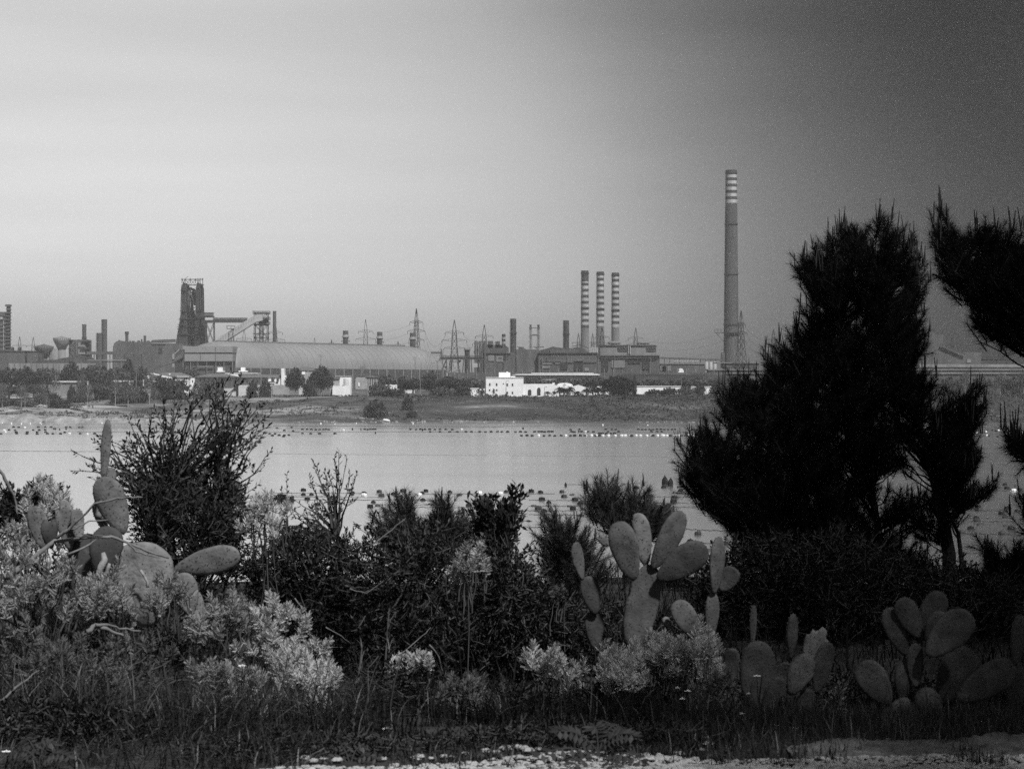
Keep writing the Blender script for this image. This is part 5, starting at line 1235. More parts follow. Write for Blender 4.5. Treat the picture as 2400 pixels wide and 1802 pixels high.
def bush(name, label, cat, poly, D, depth, root_px, n_tip, lL, lW, per=9, ml='lentisk_leaf', inner=0, group=None, tw=.16, trunk_r=.03, up=.35, side=2, inset=.09, hubdiv=14, near=1, root_z=None, stem='twig', jit=.02, root_D=None):
    g = groundat(root_px, root_D or D)
    if root_z is not None: g.z = Z(root_z, D)-.1
    t = thing(name, label, cat, g, group); bs, bl = MB(), MB()
    hubs = []
    for i in range(max(3,n_tip//hubdiv)):
        p, e, xy = sample(poly, D, depth*.6, 1)[0]; hubs.append(g.lerp(p, U(.45,.75) if near == 1 else U(.3,.7)))
    for h in hubs:
        pts = curve(g+V((U(-.08,.08),U(-.08,.08),-.1)), h, .05, 5, jit); bs.path(pts,[trunk_r*(1-.12*i) for i in range(6)],6)
    for p, e, xy in sample(poly, D, depth, n_tip, inset):
        h = min(hubs, key=lambda q: (q-p).length) if near == 1 else R.choice(sorted(hubs, key=lambda q: (q-p).length)[:near])
        pts = curve(h, p, .04, 5, jit*.7); ln = (p-h).length
        r0 = min(trunk_r*.45, .004+.012*ln); bs.path(pts,[r0*(1-.15*k)+.001 for k in range(6)],4,False)
        d = (pts[-1]-pts[-2]).normalized(); d = (d+V((0,0,up))).normalized()
        twigs_leafy(bs, bl, p, d, tw*U(.5,1.1), per, lL, lW)
        for k in range(side):
            q = pts[R.choice((2,3,3,4,4))]; dd = (d+rdir()*.9).normalized()
            twigs_leafy(bs, bl, q, dd, tw*U(.5,1.0), per, lL, lW)
    for p, e, xy in (sample(poly, D, depth, inner, .06) if inner else []):
        d = (rdir()+V((0,-.3,.5))).normalized(); twigs_leafy(bs, bl, p, d, tw*U(.5,1), per, lL, lW)
    bs.build('stem', stem, t); bl.build('foliage', ml, t); return t
# ---- pines
def shoot(bn, bw, p, d, L_, n, nl, wv=.0026, spread=(68,30)):
    tip = p+d*L_; bw.path([p,tip],[.006,.004],3,False)
    a0 = d.orthogonal().normalized(); a1 = d.cross(a0)
    for i in range(n):
        t = i/n; q = p.lerp(tip,.08+.92*t); a = i*2.4+U(-.4,.4); s_ = rad(spread[0]+(spread[1]-spread[0])*t+U(-9,9))
        rv = a0*math.cos(a)+a1*math.sin(a); nd = (d*math.cos(s_)+rv*math.sin(s_)).normalized()
        w_ = nd.cross(rdir()).normalized()*wv; k = nl*U(.75,1.1); e = q+nd*k-V((0,0,k*.06))
        bn.add([q-w_, q+w_, e],[(0,1,2)])
def pine(label, polys, D, depth, trunks, root_px, n_tips, mn='needle', mb='bark_pine', nl=.10, per=70, sl=.2, candles=.25, side=4, name='pine_tree', reach=.55, wv=.0022, group=None, tr=.05, inset=.07):
    g = groundat(root_px, D); t = thing(name, label, 'pine tree' if name=='pine_tree' else 'pine sapling', g, group)
    bt, bw, bn, bc = MB(), MB(), MB(), MB(); axes = []
    for k,(pl,r) in enumerate(trunks):
        pts = [P(x,y,D+(dd[0] if dd else 0)) for x,y,*dd in pl]; 
        if k == 0: pts = [g-V((0,0,.15))]+pts
        n = len(pts); bt.path(pts,[r*(1-.85*i/(n-1)) for i in range(n)],9)
        for a,c in zip(pts,pts[1:]): axes += [a.lerp(c,u/8) for u in range(8)]
    for poly, share in polys:
        for p, e, xy in sample(poly, D, depth, int(n_tips*share), inset if share > .05 else 0):
            best = min(axes, key=lambda q: abs((q.z-(p.z-reach*math.hypot(p.x-q.x,p.y-q.y)))) + .35*(p-q).length)
            pts = curve(best, p, -.06*(p-best).length, 6, .015); ln = (p-best).length
            bt.path(pts,[min(tr*.5,.005+.010*ln)*(1-.13*i)+.002 for i in range(7)],4,False)
            d = ((pts[-1]-pts[-2]).normalized()*.8+V((0,0,U(.35,.9)))).normalized()
            k_ = 1.3 if e < inset+.08 else 1.0; shoot(bn,bw,p-d*sl*.5,d,sl*U(.8,1.25)*k_,int(per*k_),nl,wv)
            for k in range(side):
                i = R.choice((3,4,4,5,5)); q = pts[i].lerp(pts[i+1],U(0,1)); dd = (d*.7+rdir()*.8+V((0,0,.35))).normalized()
                shoot(bn,bw,q,dd,sl*U(.6,1.1),int(per*.8),nl,wv)
            if R.random() < candles and e < .13:
                for c in range(R.choice((1,1,2,3))):
                    cd_ = (V((0,0,1))+rdir()*.14).normalized(); q = p+d*sl*.7+rdir()*.015; cl = U(.10,.24)*(1 if name == 'pine_tree' else .4)
                    bc.path([q,q+cd_*cl*.6,q+cd_*cl],[.008,.007,.004],4)
    bt.build('trunk',mb,t); bw.build('twigs',mb,t)
    k = len(bn.v); bn.v += bc.v; bn.f += [tuple(i+k for i in f) for f in bc.f]; bn.m += [1]*len(bc.f)
    bn.build('crown',[mn,'candle'],t)
    return t
R.seed(101)
pine('big dark bushy pine covering the shore right of the tallest chimney',
  [([(1872,604),(1930,566),(1985,540),(2030,520),(2095,520),(2148,566),(2138,640),(2160,740),(2178,800),(2168,870),(2200,905),(2195,960),(2170,1040),(2120,1090),(2066,1130),(2056,1200),(2085,1260),(2190,1310),(2250,1370),(1760,1390),(1730,1300),(1662,1232),(1622,1172),(1616,1112),(1634,1064),(1668,1006),(1705,945),(1772,884),(1806,832),(1874,796),(1890,735)],.80),
   ([(1960,640),(2080,640),(2110,800),(2130,1000),(2000,1240),(1780,1330),(1740,1200),(1780,1000),(1880,860)],.17),
   ([(2185,905),(2225,985),(2262,955),(2280,1000),(2300,1085),(2285,1130),(2250,1165),(2210,1150),(2170,1060)],.11),
   ([(2060,1090),(2160,1060),(2235,1140),(2262,1230),(2250,1310),(2180,1330),(2080,1290)],.03),
   ([(1884,620),(1935,615),(1935,800),(1880,795)],.02),([(2125,600),(2150,600),(2165,720),(2130,720)],.012),([(1598,1052),(1650,1010),(1685,1060),(1645,1128),(1602,1110)],.02),([(1598,1130),(1665,1118),(1705,1225),(1640,1205)],.022),([(1690,930),(1740,900),(1750,980),(1700,990)],.014),([(1780,895),(1815,850),(1860,880),(1800,930)],.014),([(1840,800),(1890,770),(1900,860),(1850,880)],.014),([(2316,1130),(2330,1150),(2318,1165),(2300,1150)],.003),([(2260,1150),(2290,1180),(2270,1200),(2240,1190)],.008),([(2100,1170),(2150,1190),(2180,1270),(2110,1240)],.014),([(2255,930),(2282,925),(2296,1000),(2262,990)],.012),([(1880,606),(1905,640),(1895,690),(1878,650)],.006),([(1985,535),(2000,560),(1990,590),(1975,570)],.004)],
  25, 1.35, [([(2225,1300),(2200,1160),(2172,1050),(2120,900),(2070,720),(2040,560)],.085),([(2080,1400),(2062,1260),(2040,1130),(2008,980),(1965,760),(1935,600)],.05),([(2258,1350),(2246,1250),(2205,1165),(2190,1120)],.03),
      ([(2050,1350),(1950,1200),(1850,1050),(1760,960)],.04),([(1960,1390),(1860,1280),(1740,1170),(1650,1090)],.035)], 2222, 1350, 'needle_dark','bark_pine_dark', candles=.55)
R.seed(102)
pine('dark pine cut off by the right border, its upper crown against the sky',
  [([(2188,560),(2232,500),(2258,560),(2292,514),(2330,545),(2380,550),(2470,530),(2600,700),(2640,1000),(2520,1000),(2430,850),(2340,822),(2300,806),(2262,775),(2272,742),(2200,690),(2180,640)],.93),
   ([(2325,1040),(2372,1008),(2440,1020),(2480,1090),(2400,1098),(2350,1085)],.06),([(2375,1215),(2410,1180),(2480,1200),(2480,1270),(2400,1262)],.04)],
  20, 1.2, [([(2610,1400),(2600,1100),(2570,900),(2500,700),(2430,590)],.09),([(2590,1000),(2470,830),(2330,700),(2240,600)],.04),([(2600,1180),(2520,1090),(2440,1060)],.02)], 2615, 420, 'needle_dark','bark_pine_dark', candles=.5)
R.seed(103)
pine('young pine sapling standing behind the tall cactus, with water behind its tips',
  [([(1362,1170),(1398,1125),(1420,1160),(1440,1140),(1460,1180),(1498,1130),(1512,1175),(1560,1205),(1590,1235),(1570,1262),(1480,1290),(1390,1270),(1365,1230)],1)],
  20, .5, [([(1470,1400),(1460,1300),(1440,1220),(1405,1140)],.03),([(1460,1330),(1500,1240),(1500,1150)],.02)], 1470, 75, 'needle','bark_pine', name='pine_sapling', per=80, sl=.22, side=3, candles=.5, wv=.002, nl=.09)
pine('small bushy pine sapling left of the tall cactus',
  [([(1255,1250),(1300,1215),(1345,1235),(1400,1262),(1430,1320),(1430,1400),(1290,1400),(1262,1330)],1)],
  19, .4, [([(1340,1450),(1335,1350),(1320,1260)],.03)], 1340, 70, 'needle','bark_pine', name='pine_sapling', per=70, sl=.2, side=3, candles=.4, wv=.002, nl=.075)
pine('low pine sapling whose tufts stand up from the dark thicket against the water',
  [([(868,1235),(905,1172),(960,1170),(1000,1230),(1040,1160),(1066,1148),(1100,1215),(1130,1290),(900,1330)],1)],
  18.5, .45, [([(990,1400),(980,1300),(930,1215)],.03),([(985,1350),(1040,1270),(1055,1180)],.02)], 990, 85, 'needle','bark_pine', name='pine_sapling', per=64, sl=.2, side=3, candles=.4, wv=.002, nl=.08)
pine('dim pine sapling at the right border below the pine crown',
  [([(2285,1345),(2318,1275),(2350,1300),(2385,1280),(2440,1270),(2450,1420),(2290,1420)],1)],
  19, .5, [([(2370,1450),(2365,1350),(2330,1290)],.03)], 2370, 70, 'needle_dark','bark_pine_dark', name='pine_sapling', per=60, sl=.2, side=3, candles=.3)

# ---- evergreen shrubs
R.seed(111)
bush('leafy_shrub','tall open leafy shrub with bare branch tips against the water at the left','shrub',
  [(185,1060),(200,1045),(250,1030),(305,1000),(335,965),(385,945),(440,935),(490,915),(545,905),(590,930),(625,980),(620,1010),(600,1060),(615,1100),(595,1140),(600,1200),(585,1350),(320,1340),(300,1200),(220,1130)],16.5,.55,440,240,.046,.0145,per=7,inner=60,tw=.13,trunk_r=.026,side=3,jit=.045,up=.0,inset=0,hubdiv=11,near=4)
bush('leafy_shrub','lower dense part shrub filling the foot of the tall open one','shrub',
  [(290,1130),(400,1080),(520,1100),(600,1170),(590,1380),(520,1420),(330,1360),(300,1250)],16.2,.5,450,150,.04,.014,per=10,inner=260,tw=.15,ml='lentisk_leaf')
bush('leafy_shrub','small dark shrub against the water at the left border','shrub',
  [(-10,1165),(20,1150),(60,1150),(75,1130),(120,1130),(150,1165),(145,1215),(100,1260),(-10,1270)],15.5,.35,70,150,.042,.016,per=9,inner=170,tw=.12,inset=.05)
bush('leafy_shrub','twiggy shrub with bare rising stems right of the tall leafy shrub','shrub',
  [(700,1180),(735,1120),(790,1090),(832,1120),(835,1170),(780,1210),(760,1270),(690,1290),(640,1300),(620,1260),(660,1250)],17,.25,740,46,.040,.012,per=6,tw=.13,side=2,trunk_r=.018,inset=0,up=.2)
bush('leafy_shrub','thin spiky stems rising left of the twiggy shrub','shrub',
  [(655,1130),(672,1130),(690,1220),(720,1260),(650,1300),(640,1200)],17,.12,680,16,.034,.012,per=9,tw=.16,side=1,trunk_r=.01,up=.9,inset=0)
bush('leafy_shrub','dark shrub under the twiggy stems, left part of the thicket','shrub',
  [(560,1330),(610,1270),(680,1235),(760,1235),(830,1260),(850,1400),(830,1560),(700,1560),(610,1480),(570,1400)],16.5,.55,720,170,.042,.013,per=10,inner=1050,tw=.16,ml='lentisk_leaf')
bush('leafy_shrub','dark dense shrub in the middle of the thicket','shrub',
  [(790,1290),(850,1235),(930,1215),(1030,1225),(1100,1260),(1130,1400),(1100,1640),(820,1660),(790,1500)],16,.6,960,200,.044,.014,per=10,inner=1000,tw=.16,ml='lentisk_leaf')
bush('leafy_shrub','broad-leaved shrub sticking up from the thicket against the water','shrub',
  [(1092,1205),(1110,1165),(1150,1160),(1175,1185),(1212,1160),(1236,1205),(1215,1250),(1180,1290),(1110,1290)],17,.25,1160,80,.062,.024,per=9,inner=20,tw=.13,up=.7,ml='lentisk_leaf',trunk_r=.014)
bush('leafy_shrub','dark shrub below the broad-leaved one, right part of the thicket','shrub',
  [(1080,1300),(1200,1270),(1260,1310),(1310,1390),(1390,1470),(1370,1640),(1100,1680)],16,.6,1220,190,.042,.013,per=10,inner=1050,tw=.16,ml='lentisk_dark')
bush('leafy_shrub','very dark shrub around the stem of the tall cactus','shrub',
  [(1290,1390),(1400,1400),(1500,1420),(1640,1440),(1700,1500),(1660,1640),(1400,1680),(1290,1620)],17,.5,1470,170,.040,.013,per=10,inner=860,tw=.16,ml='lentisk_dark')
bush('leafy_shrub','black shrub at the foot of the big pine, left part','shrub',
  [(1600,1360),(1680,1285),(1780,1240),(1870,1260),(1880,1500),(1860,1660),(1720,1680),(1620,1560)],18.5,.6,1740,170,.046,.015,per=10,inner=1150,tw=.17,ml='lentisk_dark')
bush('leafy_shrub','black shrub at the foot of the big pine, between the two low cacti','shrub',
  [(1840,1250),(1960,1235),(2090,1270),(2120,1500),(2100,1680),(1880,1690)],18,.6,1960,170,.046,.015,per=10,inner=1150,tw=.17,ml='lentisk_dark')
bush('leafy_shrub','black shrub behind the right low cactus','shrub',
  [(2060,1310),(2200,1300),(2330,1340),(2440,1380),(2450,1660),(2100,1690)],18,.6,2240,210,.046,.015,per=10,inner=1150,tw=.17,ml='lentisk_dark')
bush('leafy_shrub','low dark leafy growth in front of the thicket beneath the silver tufts','shrub',
  [(800,1560),(930,1540),(1100,1580),(1340,1600),(1560,1590),(1640,1640),(1640,1720),(1400,1735),(800,1735)],13.2,.5,1200,170,.034,.012,per=9,inner=900,tw=.12,ml='lentisk_dark',trunk_r=.012)
bush('leafy_shrub','low weeds along the gravel edge left of the middle','weeds',
  [(420,1740),(640,1720),(900,1715),(1000,1745),(900,1770),(760,1785),(640,1810),(420,1810)],10.2,.35,700,70,.024,.010,per=8,inner=420,tw=.08,ml='lentisk_dark',trunk_r=.006)
bush('leafy_shrub','low weeds along the gravel edge in the middle','weeds',
  [(960,1735),(1200,1700),(1500,1700),(1680,1720),(1680,1765),(1500,1760),(1280,1752),(1000,1770)],10.5,.3,1300,60,.024,.010,per=8,inner=380,tw=.08,ml='lentisk_dark',trunk_r=.006)
bush('leafy_shrub','dark weedy growth at the lower left border','shrub',
  [(-20,1640),(120,1620),(300,1660),(420,1700),(420,1780),(-20,1815)],10.6,.35,150,90,.030,.012,per=9,inner=330,tw=.10,ml='lentisk_dark',trunk_r=.01)

bush('leafy_shrub','low dim weeds between the low cacti and the black shrubs','weeds',
  [(1560,1600),(1800,1560),(2100,1580),(2300,1560),(2450,1580),(2450,1720),(1560,1720)],14.6,.4,2000,120,.03,.012,per=9,inner=1150,tw=.11,ml='lentisk_dark',trunk_r=.008)
bush('leafy_shrub','dark weeds behind the old prickly pear at the left','weeds',
  [(-20,1250),(60,1235),(200,1262),(330,1280),(420,1360),(560,1400),(640,1420),(640,1560),(-20,1560)],15.4,.3,300,140,.036,.013,per=9,inner=520,tw=.12,ml='lentisk_leaf',trunk_r=.01)
# ---- silver feathery shrubs (artemisia)
def silver(label, poly, D, depth, root_px, n, m='silver_leaf', size=.085, seg=56, inner=.4, group=None):
    g = groundat(root_px, D); t = thing('silver_shrub', label, 'shrub', g, group or 'silver feathery shrubs'); bs, bl = MB(), MB(); nst = 0
    pts = []; nn_ = max(8,int(n*(.58 if n > 30 else .9)))
    while len(pts) < nn_:
        c_ = sample(poly, D, depth, 1, .05 if n > 30 else 0)[0][0]; rr_ = U(.07,.14) if n > 30 else .05
        for k in range(R.choice((5,6,7,8)) if n > 30 else 4):
            q = rdir(); q.z = abs(q.z)*1.2-.15; q.y -= .25; pts.append(c_+q.normalized()*rr_*U(.8,1.1))
    for p in pts:
        h = p+(g+V((U(-.2,.2),U(-.2,.2),0))-p).normalized()*U(.12,.3); nst += 1
        bs.path(curve(g+V((U(-.15,.15),U(-.15,.15),-.05)) if nst % 9 == 1 and (n > 30 or nst == 1) else h, p-V((0,0,.02)), .03, 4, .01),[.006,.005,.004,.003,.002],3,False)
        ax = (V((0,-.25,1))+rdir()*.55).normalized(); s_ = size*U(.7,1.25)
        for k in range(seg):                              # a plume: fine divided leaves around an upright tip
            t_ = k/seg; q = p+ax*(s_*(t_*1.1-.55)); rv = rdir(); rv = (rv-ax*rv.dot(ax)).normalized()
            d = (rv*(1-.35*t_)+ax*(.35+.9*t_)).normalized(); L_ = s_*(.62-.30*t_)*U(.7,1.2)
            nrm = rdir(); e1 = q+d*L_*.55; e2 = q+d*L_; sd = d.cross(nrm).normalized()
            w_ = .0016+.0008*(1-t_)
            bl.add([q-sd*w_,q+sd*w_,e2+sd*w_*.6,e2-sd*w_*.6],[(0,1,2,3)])
            for sg in (-1,1):
                for fr in (.4,.65,.85):
                    q2 = q.lerp(e2,fr); d2 = (d*.8+sd*sg*.75).normalized(); s2 = d2.cross(nrm).normalized() if abs(d2.dot(nrm))<.95 else sd
                    bl.add([q2-s2*w_,q2+s2*w_,q2+d2*L_*.34*(1.25-fr)],[(0,1,2)])
    bs.build('stem','silver_stem',t); bl.build('foliage',m,t); return t
R.seed(121)
silver('pale feathery shrub behind the cactus pads at the left border',[(35,1225),(60,1165),(95,1140),(135,1170),(150,1230),(120,1290),(-20,1300),(-20,1230)],14.9,.3,90,74)
silver('broad silver shrub below the bent dead branch at the left border',[(-20,1235),(60,1240),(130,1290),(210,1320),(255,1370),(240,1450),(120,1500),(-20,1500)],13.2,.5,110,150,'silver_mid')
silver('silver shrub in front of the scarred cactus trunk',[(200,1370),(260,1350),(320,1370),(345,1420),(330,1480),(230,1490),(180,1440)],13,.35,270,75,'silver_mid')
silver('silver tufts on the lower arm of the left cactus',[(345,1385),(395,1350),(440,1375),(445,1430),(380,1450),(350,1420)],13.1,.2,395,20,'silver_mid')
silver('silver shrub right of the cactus arm, spreading toward the thicket',[(440,1420),(490,1385),(540,1390),(595,1425),(600,1480),(540,1520),(440,1520),(410,1460)],13,.4,510,90,'silver_mid')
silver('bright silver shrub with upright plumes at the edge of the thicket',[(560,1480),(620,1450),(650,1430),(690,1450),(700,1510),(660,1570),(580,1570)],12.7,.35,630,80)
silver('brightest silver shrub bulging over the dark thicket',[(650,1540),(690,1500),(745,1500),(795,1550),(790,1620),(730,1650),(660,1620)],12.5,.35,710,95)
silver('lower bright silver shrub below the brightest one',[(640,1610),(700,1590),(760,1625),(790,1680),(740,1715),(670,1690),(610,1650)],12,.35,700,90)
silver('silver shrub behind the grass, with a single white flower',[(450,1590),(510,1545),(570,1560),(640,1590),(650,1660),(560,1690),(460,1660)],11.8,.4,550,90,'silver_mid')
silver('dim silver growth over the left field of grass',[(-20,1490),(140,1480),(300,1490),(430,1500),(470,1580),(400,1640),(150,1640),(-20,1640)],12.3,.5,200,170,'silver_dim')
silver('pale loose shrub at the right foot of the tall leafy shrub',[(575,1190),(600,1160),(640,1170),(665,1215),(650,1290),(600,1310),(575,1260)],15.6,.25,615,44,'silver_leaf')
silver('single silver plume standing in the middle of the dark thicket',[(1072,1330),(1095,1292),(1125,1290),(1135,1330),(1120,1358),(1068,1362)],14.6,.12,1100,20,'silver_mid')
silver('flat-topped silver tuft low in the thicket',[(922,1570),(945,1545),(990,1548),(1000,1565),(975,1590),(935,1592)],13.2,.12,960,17)
silver('dim silver cushion near the path',[(1015,1680),(1040,1625),(1100,1615),(1160,1640),(1175,1690),(1130,1715),(1030,1710)],12.2,.3,1095,66,'silver_dim')
silver('silver tuft leaning left of the long silver bank',[(1243,1545),(1265,1515),(1300,1520),(1310,1560),(1335,1590),(1325,1615),(1280,1605),(1245,1570)],13,.15,1285,32)
silver('left part of the long silver bank under the tall cactus',[(1330,1590),(1375,1545),(1420,1530),(1490,1520),(1510,1580),(1490,1640),(1400,1640)],13,.35,1430,140)
silver('right part of the long silver bank beside the low cactus',[(1500,1520),(1560,1490),(1600,1470),(1660,1475),(1700,1520),(1705,1570),(1650,1610),(1540,1610),(1500,1580)],13,.35,1600,165)
silver('dim silver tuft hanging below the right part of the silver bank',[(1640,1600),(1700,1590),(1715,1640),(1690,1670),(1640,1660)],12.6,.2,1675,26,'silver_dim')
silver('small dim silver tuft at the foot of the low cactus',[(1935,1650),(1960,1630),(1975,1660),(1950,1680)],13.4,.1,1955,8,'silver_dim')
silver('pale withered tuft in the shade left of the tall cactus',[(1295,1370),(1312,1338),(1335,1350),(1338,1390),(1310,1400)],15.6,.1,1315,8,'silver_dim')

# ---- prickly pears
def pad(root, base, tip, wpx, D, m, thick=.015, yaw=0.0, bites=(), name='pad', sub=None, shape=.0, jag=0.0, dD=0.0, label=None):
    """one flattened joint: base and tip in px, apparent width in px, yaw turns it about its long axis"""
    a, c = P(base[0],base[1],D), P(tip[0],tip[1],D+dD); up = c-a; L_ = up.length; up.normalize()
    sd = up.cross(V((0,1,0))).normalized(); rot = Matrix.Rotation(rad(yaw),3,up); sd = rot @ sd; nn = sd.cross(up).normalized()
    hw = wpx*1.13/F*D/2/max(.25,math.cos(rad(yaw))); ctr = .56
    n = 40; out = []
    for j in range(n):
        th = 2*math.pi*j/n; y = -math.cos(th); x = math.sin(th)          # th 0 at the base
        v = (1+y)/2; x = math.copysign(abs(x)**.86,x); wd = 1.0-(.46+shape)*(1-v)**1.5; lop = .06*noise.noise(V((base[0],tip[0],1)))*(v-.3)
        px_, py_ = (x*wd+lop)*hw*(1+.06*noise.noise(V((j*.4,base[0],tip[1])))), (v)*L_
        r = 1.0
        for ba,bw_,bd in bites:
            dd = abs((math.degrees(th)-ba+180)%360-180)
            if dd < bw_: r = min(r, 1-bd*(1-(dd/bw_)**2))
        if jag and py_ > L_*.72: r *= 1-jag*R.random()
        out.append((px_*r, L_*.5+(py_-L_*.5)*r))
    b = MB(); S = [1.0,.985,.94,.85,.68,.42,.15]; k0 = 0
    cup = U(-.02,.02)
    wr = U(0,9)
    def pt(x, y, o):
        v = y/L_; return a+sd*x+up*y+nn*(o + cup*math.sin(math.pi*v) + .012*noise.noise(V((x*7+wr,y*7,wr))))
    for face in (1,-1):
        for i,s_ in enumerate(S):
            if face == -1 and i == 0: continue
            tk = thick*(1-s_**9)**.5*(.8+.2*(1-s_))*face
            for x,y in out:
                yy = L_*.5+(y-L_*.5)*s_; q = pt(x*s_, yy, tk*(1+.25*(1-yy/L_)))
                b.v.append((q.x,q.y,q.z))
        if face == 1: n1 = len(S)*n
    def ring(i,f): return i*n if f == 1 else (0 if i == 0 else n1+(i-1)*n)
    for f in (1,-1):
        for i in range(len(S)-1):
            p0, p1 = ring(i,f), ring(i+1,f)
            for j in range(n):
                q = (p0+j, p0+(j+1)%n, p1+(j+1)%n, p1+j); b.f.append(q if f == 1 else q[::-1]); b.m.append(0)
        p0 = ring(len(S)-1,f); q = tuple(p0+j for j in range(n)); b.f.append(q if f == 1 else q[::-1]); b.m.append(0)
    b.mi = 1                                          # areoles: little dark cushions in loose rows over both faces and the rim
    for i in range(int(12+L_*hw*520)):
        th_ = U(0,6.283); r_ = math.sqrt(U(0,1))*.97; x, y = out[int(th_/6.283*n)%n]; x, y = x*r_, L_*.5+(y-L_*.5)*r_
        f = -1 if nn.y > 0 else 1
        tk = thick*(1-r_**9)**.5*(.8+.2*(1-r_))*f; q = pt(x,y,tk*(1+.25*(1-y/L_))+f*.001); s_ = .0024
        w0 = sd*s_; w1 = up*s_; tp = nn*f*.006
        b.add([q-w0-w1,q+w0-w1,q+w0+w1,q-w0+w1,q+tp],[(0,1,4),(1,2,4),(2,3,4),(3,0,4)])
    for x,y in out[::2]:
        q = pt(x,y,0); o_ = (sd*x+up*(y-L_*.5)).normalized()*.006; w0 = nn*.004; w1 = o_.cross(nn).normalized()*.004
        b.add([q-w0-w1,q+w0-w1,q+w0+w1,q-w0+w1,q+o_],[(0,1,4),(1,2,4),(2,3,4),(3,0,4)])
    o = b.build(name, [m,'areole'], root, True)
    if label: o['label'] = label
    return o
def cactus(label, root_px, D, pads):
    t = thing('prickly_pear_cactus', label, 'cactus', groundat(root_px,D))
    for pd in pads: pad(t, *pd[0], **pd[1]) if isinstance(pd[0],tuple) and not isinstance(pd[0][0],(int,float)) else None
    return t
def Q(bx_,by_,tx,ty,w_,D,m,**k): return (((bx_,by_),(tx,ty),w_,D,m),k)
R.seed(131)
Dl = 14.4
cl = cactus('old prickly pear with an edge-on upright pad and a scarred trunk among silver shrubs', 300, Dl, [
  Q(243,1128,253,984,24,Dl-.02,'cactus_pale',thick=0.015,shape=-.1), Q(252,1150,262,1096,30,Dl+.12,'cactus_pale'), Q(290,1252,238,1118,74,Dl,'cactus_pale',thick=0.028,dD=-.05),
  Q(252,1250,222,1180,26,Dl+.15,'cactus_pale',yaw=20), Q(165,1290,146,1170,46,Dl+.05,'cactus_pale',bites=((148,16,.3),)), Q(188,1270,180,1192,30,Dl-.02,'cactus_pale',yaw=30), Q(106,1290,78,1186,48,Dl,'cactus_pale'),
  Q(118,1285,115,1212,40,Dl-.12,'cactus_dark',bites=((180,25,.3),)), Q(232,1345,262,1234,80,Dl-.06,'cactus_dark',thick=0.025), Q(345,1470,322,1270,160,Dl+.02,'cactus_old',thick=0.055,label='broad grey scarred trunk pad'),
  Q(206,1440,205,1250,100,Dl+.1,'cactus_dark',thick=0.035), Q(410,1334,563,1298,66,Dl-.15,'cactus_pale',thick=0.025,dD=-.12), Q(447,1440,424,1342,62,Dl-.25,'cactus_pale',thick=0.022),
  Q(342,1400,402,1352,24,Dl-.3,'cactus_pale',thick=0.014), Q(470,1450,440,1385,50,Dl-.2,'cactus_pale',yaw=20)])
def scar(root, pts, r, D, m='cactus_scar'):
    b = MB(); b.path([P(x,y,D)+rdir()*.006 for x,y in pts],[r*U(.6,1.2) for _ in pts],6); b.build('bark_scar',m,root,True)
scar(cl,[(240,1296),(243,1310),(236,1325),(230,1345),(222,1360)],.02,Dl-.14); scar(cl,[(330,1335),(338,1348),(344,1362),(348,1375)],.008,Dl-.13); scar(cl,[(258,1318),(252,1332),(248,1350)],.012,Dl-.14)
Dm = 15.5
cm = cactus('tall prickly pear with a fan of big pads in front of the pine sapling', 1492, Dm, [
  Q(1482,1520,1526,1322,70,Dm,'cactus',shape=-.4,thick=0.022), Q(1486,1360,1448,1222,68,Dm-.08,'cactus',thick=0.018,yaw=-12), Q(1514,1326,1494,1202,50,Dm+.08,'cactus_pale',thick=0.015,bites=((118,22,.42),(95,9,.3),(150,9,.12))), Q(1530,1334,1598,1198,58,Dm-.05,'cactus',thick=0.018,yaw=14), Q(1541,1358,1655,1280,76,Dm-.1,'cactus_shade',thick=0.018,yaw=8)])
cactus('slender prickly pear of narrow upright pads right of the tall fan', 1668, Dm, [
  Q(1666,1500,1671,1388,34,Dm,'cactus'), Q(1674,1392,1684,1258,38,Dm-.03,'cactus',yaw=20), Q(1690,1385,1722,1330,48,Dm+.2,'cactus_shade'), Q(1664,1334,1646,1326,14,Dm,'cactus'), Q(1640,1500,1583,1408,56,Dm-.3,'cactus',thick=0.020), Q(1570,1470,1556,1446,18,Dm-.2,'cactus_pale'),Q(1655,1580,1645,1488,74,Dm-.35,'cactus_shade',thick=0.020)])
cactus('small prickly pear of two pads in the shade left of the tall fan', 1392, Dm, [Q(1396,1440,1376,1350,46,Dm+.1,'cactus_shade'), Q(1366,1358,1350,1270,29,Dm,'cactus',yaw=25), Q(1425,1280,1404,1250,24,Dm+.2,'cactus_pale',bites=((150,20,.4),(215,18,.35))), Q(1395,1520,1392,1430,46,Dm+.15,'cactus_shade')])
Da = 13.8
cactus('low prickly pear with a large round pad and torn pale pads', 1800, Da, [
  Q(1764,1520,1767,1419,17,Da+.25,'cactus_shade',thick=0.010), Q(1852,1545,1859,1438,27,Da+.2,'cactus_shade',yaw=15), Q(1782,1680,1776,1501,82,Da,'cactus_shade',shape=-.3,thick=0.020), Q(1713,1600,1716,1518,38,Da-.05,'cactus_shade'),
  Q(1892,1560,1935,1468,66,Da+.15,'cactus_pale',jag=.25,bites=((215,22,.25),),label='torn pale pad'), Q(1912,1625,1942,1504,48,Da+.05,'cactus_shade'), Q(1850,1628,1898,1532,60,Da-.1,'cactus',jag=.12), Q(1832,1612,1846,1552,40,Da+.06,'cactus_shade'), Q(1788,1680,1832,1586,46,Da-.15,'cactus_shade'), Q(1868,1690,1900,1615,42,Da-.05,'cactus_shade'), Q(1860,1700,1845,1600,60,Da+.12,'cactus_shade')])
